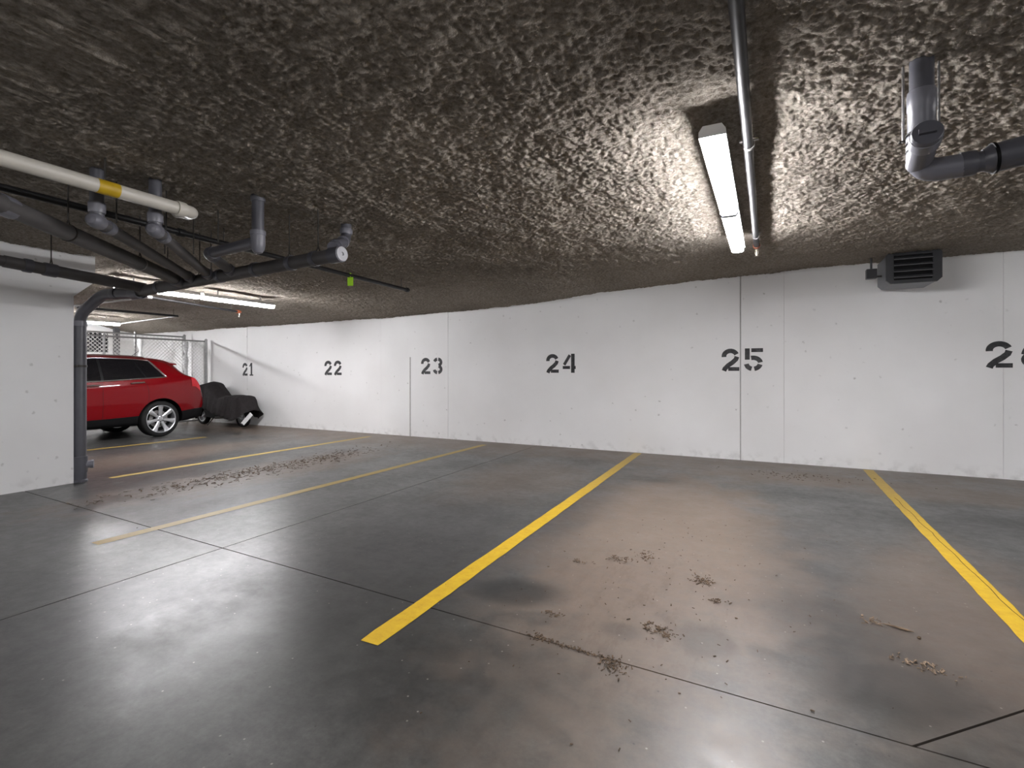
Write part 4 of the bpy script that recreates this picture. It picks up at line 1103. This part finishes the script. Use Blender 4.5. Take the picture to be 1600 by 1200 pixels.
# wheels
def make_wheel(s, sd):
    c = Vector((CX + sd * .80, CY + s, .352)); ax_ = Vector((sd, 0, 0))
    w_ = bpy.data.objects.new('wheel', None); COL.objects.link(w_); w_.location = c; place(w_, car)
    m_ = MB(); R_ = .352; m_.lathe([(.262, -.10), (.30, -.118), (.335, -.112), (R_, -.085), (R_, -.03), (R_ - .008, -.028), (R_ - .008, -.018), (R_, -.016), (R_, .016), (R_ - .008, .018), (R_ - .008, .028), (R_, .03), (R_, .085), (.338, .112), (.30, .122), (.272, .118), (.262, .10)], c, ax_, 56, close=True); m_.build('tyre', M['tyre'], w_, angle=50)
    m_ = MB(); m_.lathe([(.258, -.10), (.268, .095), (.276, .117), (.268, .121), (.256, .112), (.246, .07), (.240, -.06), (.245, -.10)], c, ax_, 48, close=True); rim_ = m_.build('rim', M['alloy'], w_)
    m_ = MB(); m_.lathe([(.245, -.02), (.245, -.04), (0, -.04), (0, -.02), (.245, -.02)], c, ax_, 32); m_.build('brake_backing', M['black'], w_)
    m_ = MB(); m_.lathe([(.17, .01), (.17, -.01), (.10, -.01), (.10, .01)], c, ax_, 32, close=True); m_.build('brake_disc', M['steel'], w_)
    u = Vector((0, 1, 0)); v_ = Vector((0, 0, 1))
    for k in range(7):
        a = 2*PI*k/7 + PI/2; r_ = u*math.cos(a) + v_*math.sin(a); t_ = -u*math.sin(a) + v_*math.cos(a)
        m_ = MB(); vs = []
        for rr, hw, x_, th in ((.045, .030, .085, .03), (.12, .030, .092, .03), (.19, .036, .098, .028), (.252, .050, .106, .025)):
            for hh, dx in ((-hw, 0), (-hw*.55, .010), (hw*.55, .010), (hw, 0), (hw*.8, -th), (-hw*.8, -th)): vs.append(c + r_*rr + t_*hh + ax_*(x_ + dx - .004))
        fs = [(i*6+j, i*6+(j+1) % 6, (i+1)*6+(j+1) % 6, (i+1)*6+j) for i in range(3) for j in range(6)] + [tuple(range(6)), tuple(range(18, 24))]
        m_.add(vs, fs); m_.build('spoke', M['alloy'], w_, angle=30)
    m_ = MB(); m_.lathe([(.065, .05), (.065, .088), (.050, .098), (.030, .100), (0, .102)], c, ax_, 24); m_.build('hub_cap', M['alloy'], w_)
    for k in range(6):
        a = 2*PI*k/6 + .3; p = c + (u*math.cos(a) + v_*math.sin(a))*.052 + ax_*.094
        m_ = MB(); m_.lathe([(.009, -.01), (.009, .006), (0, .007)], p, ax_, 8); m_.build('lug_nut', M['darksteel'], w_)
for s in (0.0, -2.81):
    for sd in (1, -1): make_wheel(s, sd)

# ================================================================== COVERED SCOOTER
SY = 7.66
sc = empty('scooter', (aty(350, 660, SY).x, SY, 0), 'scooter under a charcoal cloth cover parked against the wall below number 21', 'scooter')
prof = [(313, 611, 634), (318, 604, 634), (322, 600.5, 637), (326, 602, 634), (330, 599, 635), (334, 596, 637), (338, 598, 640), (343, 604, 643), (348, 611, 645), (353, 618, 646.5), (360, 619, 649), (367, 617, 652), (374, 617, 655), (380, 619, 657), (385, 617.5, 659), (389, 624, 655), (393, 632, 650), (395.5, 638, 646)]
pxk = [p[0] for p in prof]
X_k = [aty(p[0], p[1], SY).x for p in prof]; zt_k = [aty(p[0], p[1], SY).z for p in prof]; zh_k = [max(.12, aty(p[0], p[2], SY - .3).z) for p in prof]
nX, nA = 64, 36
m_ = MB(); vs = []
xx = np.linspace(X_k[0], X_k[-1], nX)
ztv = np.interp(xx, X_k, zt_k); zhv = np.interp(xx, X_k, zh_k)
L0 = X_k[0]; LL = X_k[-1] - X_k[0]
for i, x in enumerate(xx):
    q = (x - L0) / LL
    wd = np.interp(q, [0, .06, .2, .28, .45, .8, .93, 1], [.10, .30, .36, .22, .20, .24, .20, .10])
    wb = np.interp(q, [0, .06, .25, .5, .85, .95, 1], [.14, .26, .30, .30, .32, .27, .12])
    for j in range(nA + 1):
        a = j / nA * 2 - 1                      # -1 front hem .. 0 top .. 1 wall-side hem
        b = abs(a)
        # rounded ridge then a falling drape
        y = math.copysign((wd * math.sin(min(b / .45, 1) * PI/2) if b < .45 else wd + (wb - wd) * (b - .45) / .55), a)
        drop = 0.10 * (1 - math.cos(min(b/.45, 1) * PI/2)) if b < .45 else 0.10 + (b - .45)/.55 * .90
        z = ztv[i] - (ztv[i] - zhv[i]) * drop
        fold = .065 * math.sin(q * 24 + a * 2.0 + 2*math.sin(q*9)) * (b ** 1.6) + 0.022 * math.sin(q * 71 + a * 3) * b**2
        sag = -.05 * math.exp(-((q - .42) / .16)**2) * math.sin(min(1, b * 1.4) * PI)
        y += math.copysign(fold, a)
        vs.append((x, SY + y, max(.02, z + sag + .012 * math.sin(q*25 + a*9) * b)))
fs = [(i*(nA+1)+j, i*(nA+1)+j+1, (i+1)*(nA+1)+j+1, (i+1)*(nA+1)+j) for i in range(nX-1) for j in range(nA)]
m_.add(vs, fs)
for endi in (0, nX - 1):                       # gathered cloth closes both ends
    k = len(m_.v); ring = [endi*(nA+1)+j for j in range(nA+1)]
    m_.v.append((xx[endi] + (-.02 if endi == 0 else .015), SY, (ztv[endi] + zhv[endi])/2)); 
    for j in range(nA): m_.f.append((ring[j], ring[j+1], k)); m_.m.append(0)
cov = m_.build('cover', M['cloth'], sc, angle=180)
md = cov.modifiers.new('thick', 'SOLIDIFY'); md.thickness = .004
# wheels
def swheel(x, r_, name='wheel'):
    w_ = bpy.data.objects.new(name, None); COL.objects.link(w_); w_.location = (x, SY, r_); place(w_, sc)
    c = Vector((x, SY, r_)); ax_ = Vector((0, -1, 0))
    m_ = MB(); m_.lathe([(r_*.66, -.05), (r_*.85, -.065), (r_*.97, -.045), (r_, 0), (r_*.97, .045), (r_*.85, .065), (r_*.66, .05)], c, ax_, 32, close=True); m_.build('tyre', M['tyre'], w_)
    m_ = MB(); m_.lathe([(r_*.68, -.045), (r_*.70, .05), (r_*.60, .045), (r_*.58, -.04)], c, ax_, 28, close=True)
    m_.build('rim', M['alloy'], w_)
    for k in range(5):
        a = 2*PI*k/5 + .4; d_ = Vector((math.cos(a), 0, math.sin(a)))
        m_ = MB(); m_.tube([c + d_*.02 + ax_*.02, c + d_*r_*.63 + ax_*.03], [.020, .014], 8); m_.build('spoke', M['alloy'], w_)
    m_ = MB(); m_.lathe([(0, .045), (.03, .045), (.035, .02), (.035, -.05), (0, -.05)], c, ax_, 16); m_.build('hub', M['alloy'], w_)
fxw = aty(319, 655, SY).x; rxw = aty(381, 655, SY).x
swheel(fxw, .205); swheel(rxw - .02, .205)
m_ = MB(); m_.tube([(fxw, SY - .085, .205), (fxw + .10, SY - .06, .50), (fxw + .20, SY, .85)], [.022, .028, .03], 10); m_.tube([(fxw, SY + .085, .205), (fxw + .10, SY + .06, .50), (fxw + .20, SY, .85)], [.022, .028, .03], 10); m_.build('fork', M['black'], sc)
m_ = MB()       # front fender and leg shield
vs = []
for k in range(11):
    a = math.radians(200 - 170*k/10)
    for yy in (-.08, -.05, 0, .05, .08): vs.append((fxw + .245*math.cos(a), SY + yy, .205 + (.245 - abs(yy)*.35)*math.sin(a)))
m_.add(vs, [(i*5+j, i*5+j+1, (i+1)*5+j+1, (i+1)*5+j) for i in range(10) for j in range(4)]); o = m_.build('front_fender', M['black'], sc); md = o.modifiers.new('thick', 'SOLIDIFY'); md.thickness = .006
m_ = MB(); m_.prism([(fxw + .24, .30), (fxw + .30, .20), (fxw + .62, .17), (fxw + 1.0, .20), (fxw + 1.2, .34), (fxw + 1.05, .60), (fxw + .72, .52), (fxw + .50, .36), (fxw + .34, .42), (fxw + .22, .85), (fxw + .14, .80)], 'y', SY - .15, SY + .15); m_.build('chassis', M['black'], sc, smooth=False, bevel=.02)
m_ = MB(); m_.tube([(fxw + .60, SY - .14, .20), (fxw + .50, SY - .24, .015)], .012, 8); m_.build('side_stand', M['darksteel'], sc)
m_ = MB(); m_.tube([(fxw + .72, SY - .18, .20), (fxw + 1.25, SY - .20, .26)], [.03, .05], 12); m_.build('exhaust', M['darksteel'], sc)
m_ = MB(); m_.tube([(fxw + .16, SY - .30, .92), (fxw + .2, SY, .90), (fxw + .16, SY + .30, .92)], .016, 8, True, 0, .1); m_.build('handlebar', M['black'], sc)
pa = aty(379, 662.5, SY - .30); pb = aty(393, 646.5, SY - .18)
m_ = MB(); mid = (pa + pb)/2; dv = (pb - pa)/2; nv = dv.normalized().cross(Vector((0, -1, 0)))
m_.obox(mid + nv * .0, dv, nv.normalized() * .055, Vector((0, .004, 0))); tag(m_.build('white_panel', M['whitestrip'], sc, smooth=False, bevel=.004), 'white strip at the low rear corner of the cover')

# ================================================================== FLOOR LITTER
def litter(px, py, sx, sy, n, label, size=.012, mat='litter', rot=0.0):
    c = atz(px, py, 0); m_ = MB()
    for _ in range(n):
        a, b = rng.normal(0, sx/2), rng.normal(0, sy/2)
        x = c.x + a*math.cos(rot) - b*math.sin(rot); y = c.y + a*math.sin(rot) + b*math.cos(rot)
        l = size*rng.uniform(.4, 1.6); w = l*rng.uniform(.12, .45); t = rng.uniform(0, PI); tilt = rng.uniform(-.2, .35)
        ux = Vector((math.cos(t), math.sin(t), tilt)).normalized(); uy = Vector((-math.sin(t), math.cos(t), rng.uniform(-.2, .2))).normalized()
        z = .0025 + abs(tilt)*l*.55 + rng.uniform(0, .003)
        m_.obox((x, y, z), ux*l*.5, uy*w*.5, (0, 0, .0012))
    o = m_.build('dry_leaf_litter', M[mat], None, smooth=False, fix=False)
    return tag(o, label, 'debris', 'scattered leaf litter', 'stuff')
litter(970, 874, .09, .07, 70, 'small clump of dry brown litter in stall 25, nearer the left line')
litter(1012, 870, .06, .09, 50, 'small clump of dry brown litter in stall 25, right of another small clump')
litter(1098, 908, .07, .07, 90, 'compact clump of dry brown litter in the middle of stall 25')
litter(1120, 940, .05, .04, 36, 'little heap of dry litter just below the compact clump')
litter(1027, 986, .10, .06, 90, 'clump of dark litter near the floor joint in stall 25', rot=-.4)
litter(905, 878, .09, .04, 30, 'thin scatter of litter beside the bright yellow line')
litter(863, 960, .06, .03, 30, 'thin scatter of litter near the dark oil spot')
litter(1440, 1042, .12, .05, 60, 'pale wood chips and twigs at lower right', .014, 'paletwig', -.3)
litter(1365, 972, .06, .05, 40, 'pale chips left of the wood splinter', .012, 'paletwig')
litter(840, 996, .05, .03, 50, 'litter at the left end of the dirty floor joint', .010)
litter(900, 1016, .22, .02, 120, 'dry litter lying along the cut floor joint', .010, 'litter', -.10)
litter(955, 1040, .06, .08, 90, 'litter trail bending off the floor joint', .012, 'litter', .6)
litter(425, 732, .34, 1.9, 700, 'wide drift of dry leaf crumbs in stall 23 beside the faded line', .030)
litter(1050, 900, 1.0, 1.6, 160, 'loose brown crumbs scattered over stall 25', .009)
litter(1250, 745, .8, .3, 90, 'fine brown crumbs near the wall in stall 25', .02)
p = atz(1404, 983, 0); m_ = MB()
m_.tube([(p.x - .06, p.y + .02, .006), (p.x - .01, p.y + .004, .008), (p.x + .03, p.y - .008, .007), (p.x + .06, p.y - .012, .005)], [.002, .006, .006, .001], 6)
tag(m_.build('wood_splinter', M['paletwig'], None), 'pale wood splinter lying on the floor at right', 'splinter')
p = atz(1436, 998, 0); m_ = MB(); m_.lathe([(0, 0), (.007, .001), (.009, .006), (.005, .011), (0, .012)], (p.x, p.y, 0), (0, 0, 1), 8)
tag(m_.build('pebble', M['litter'], None), 'tiny dark pebble right of the wood splinter', 'pebble')
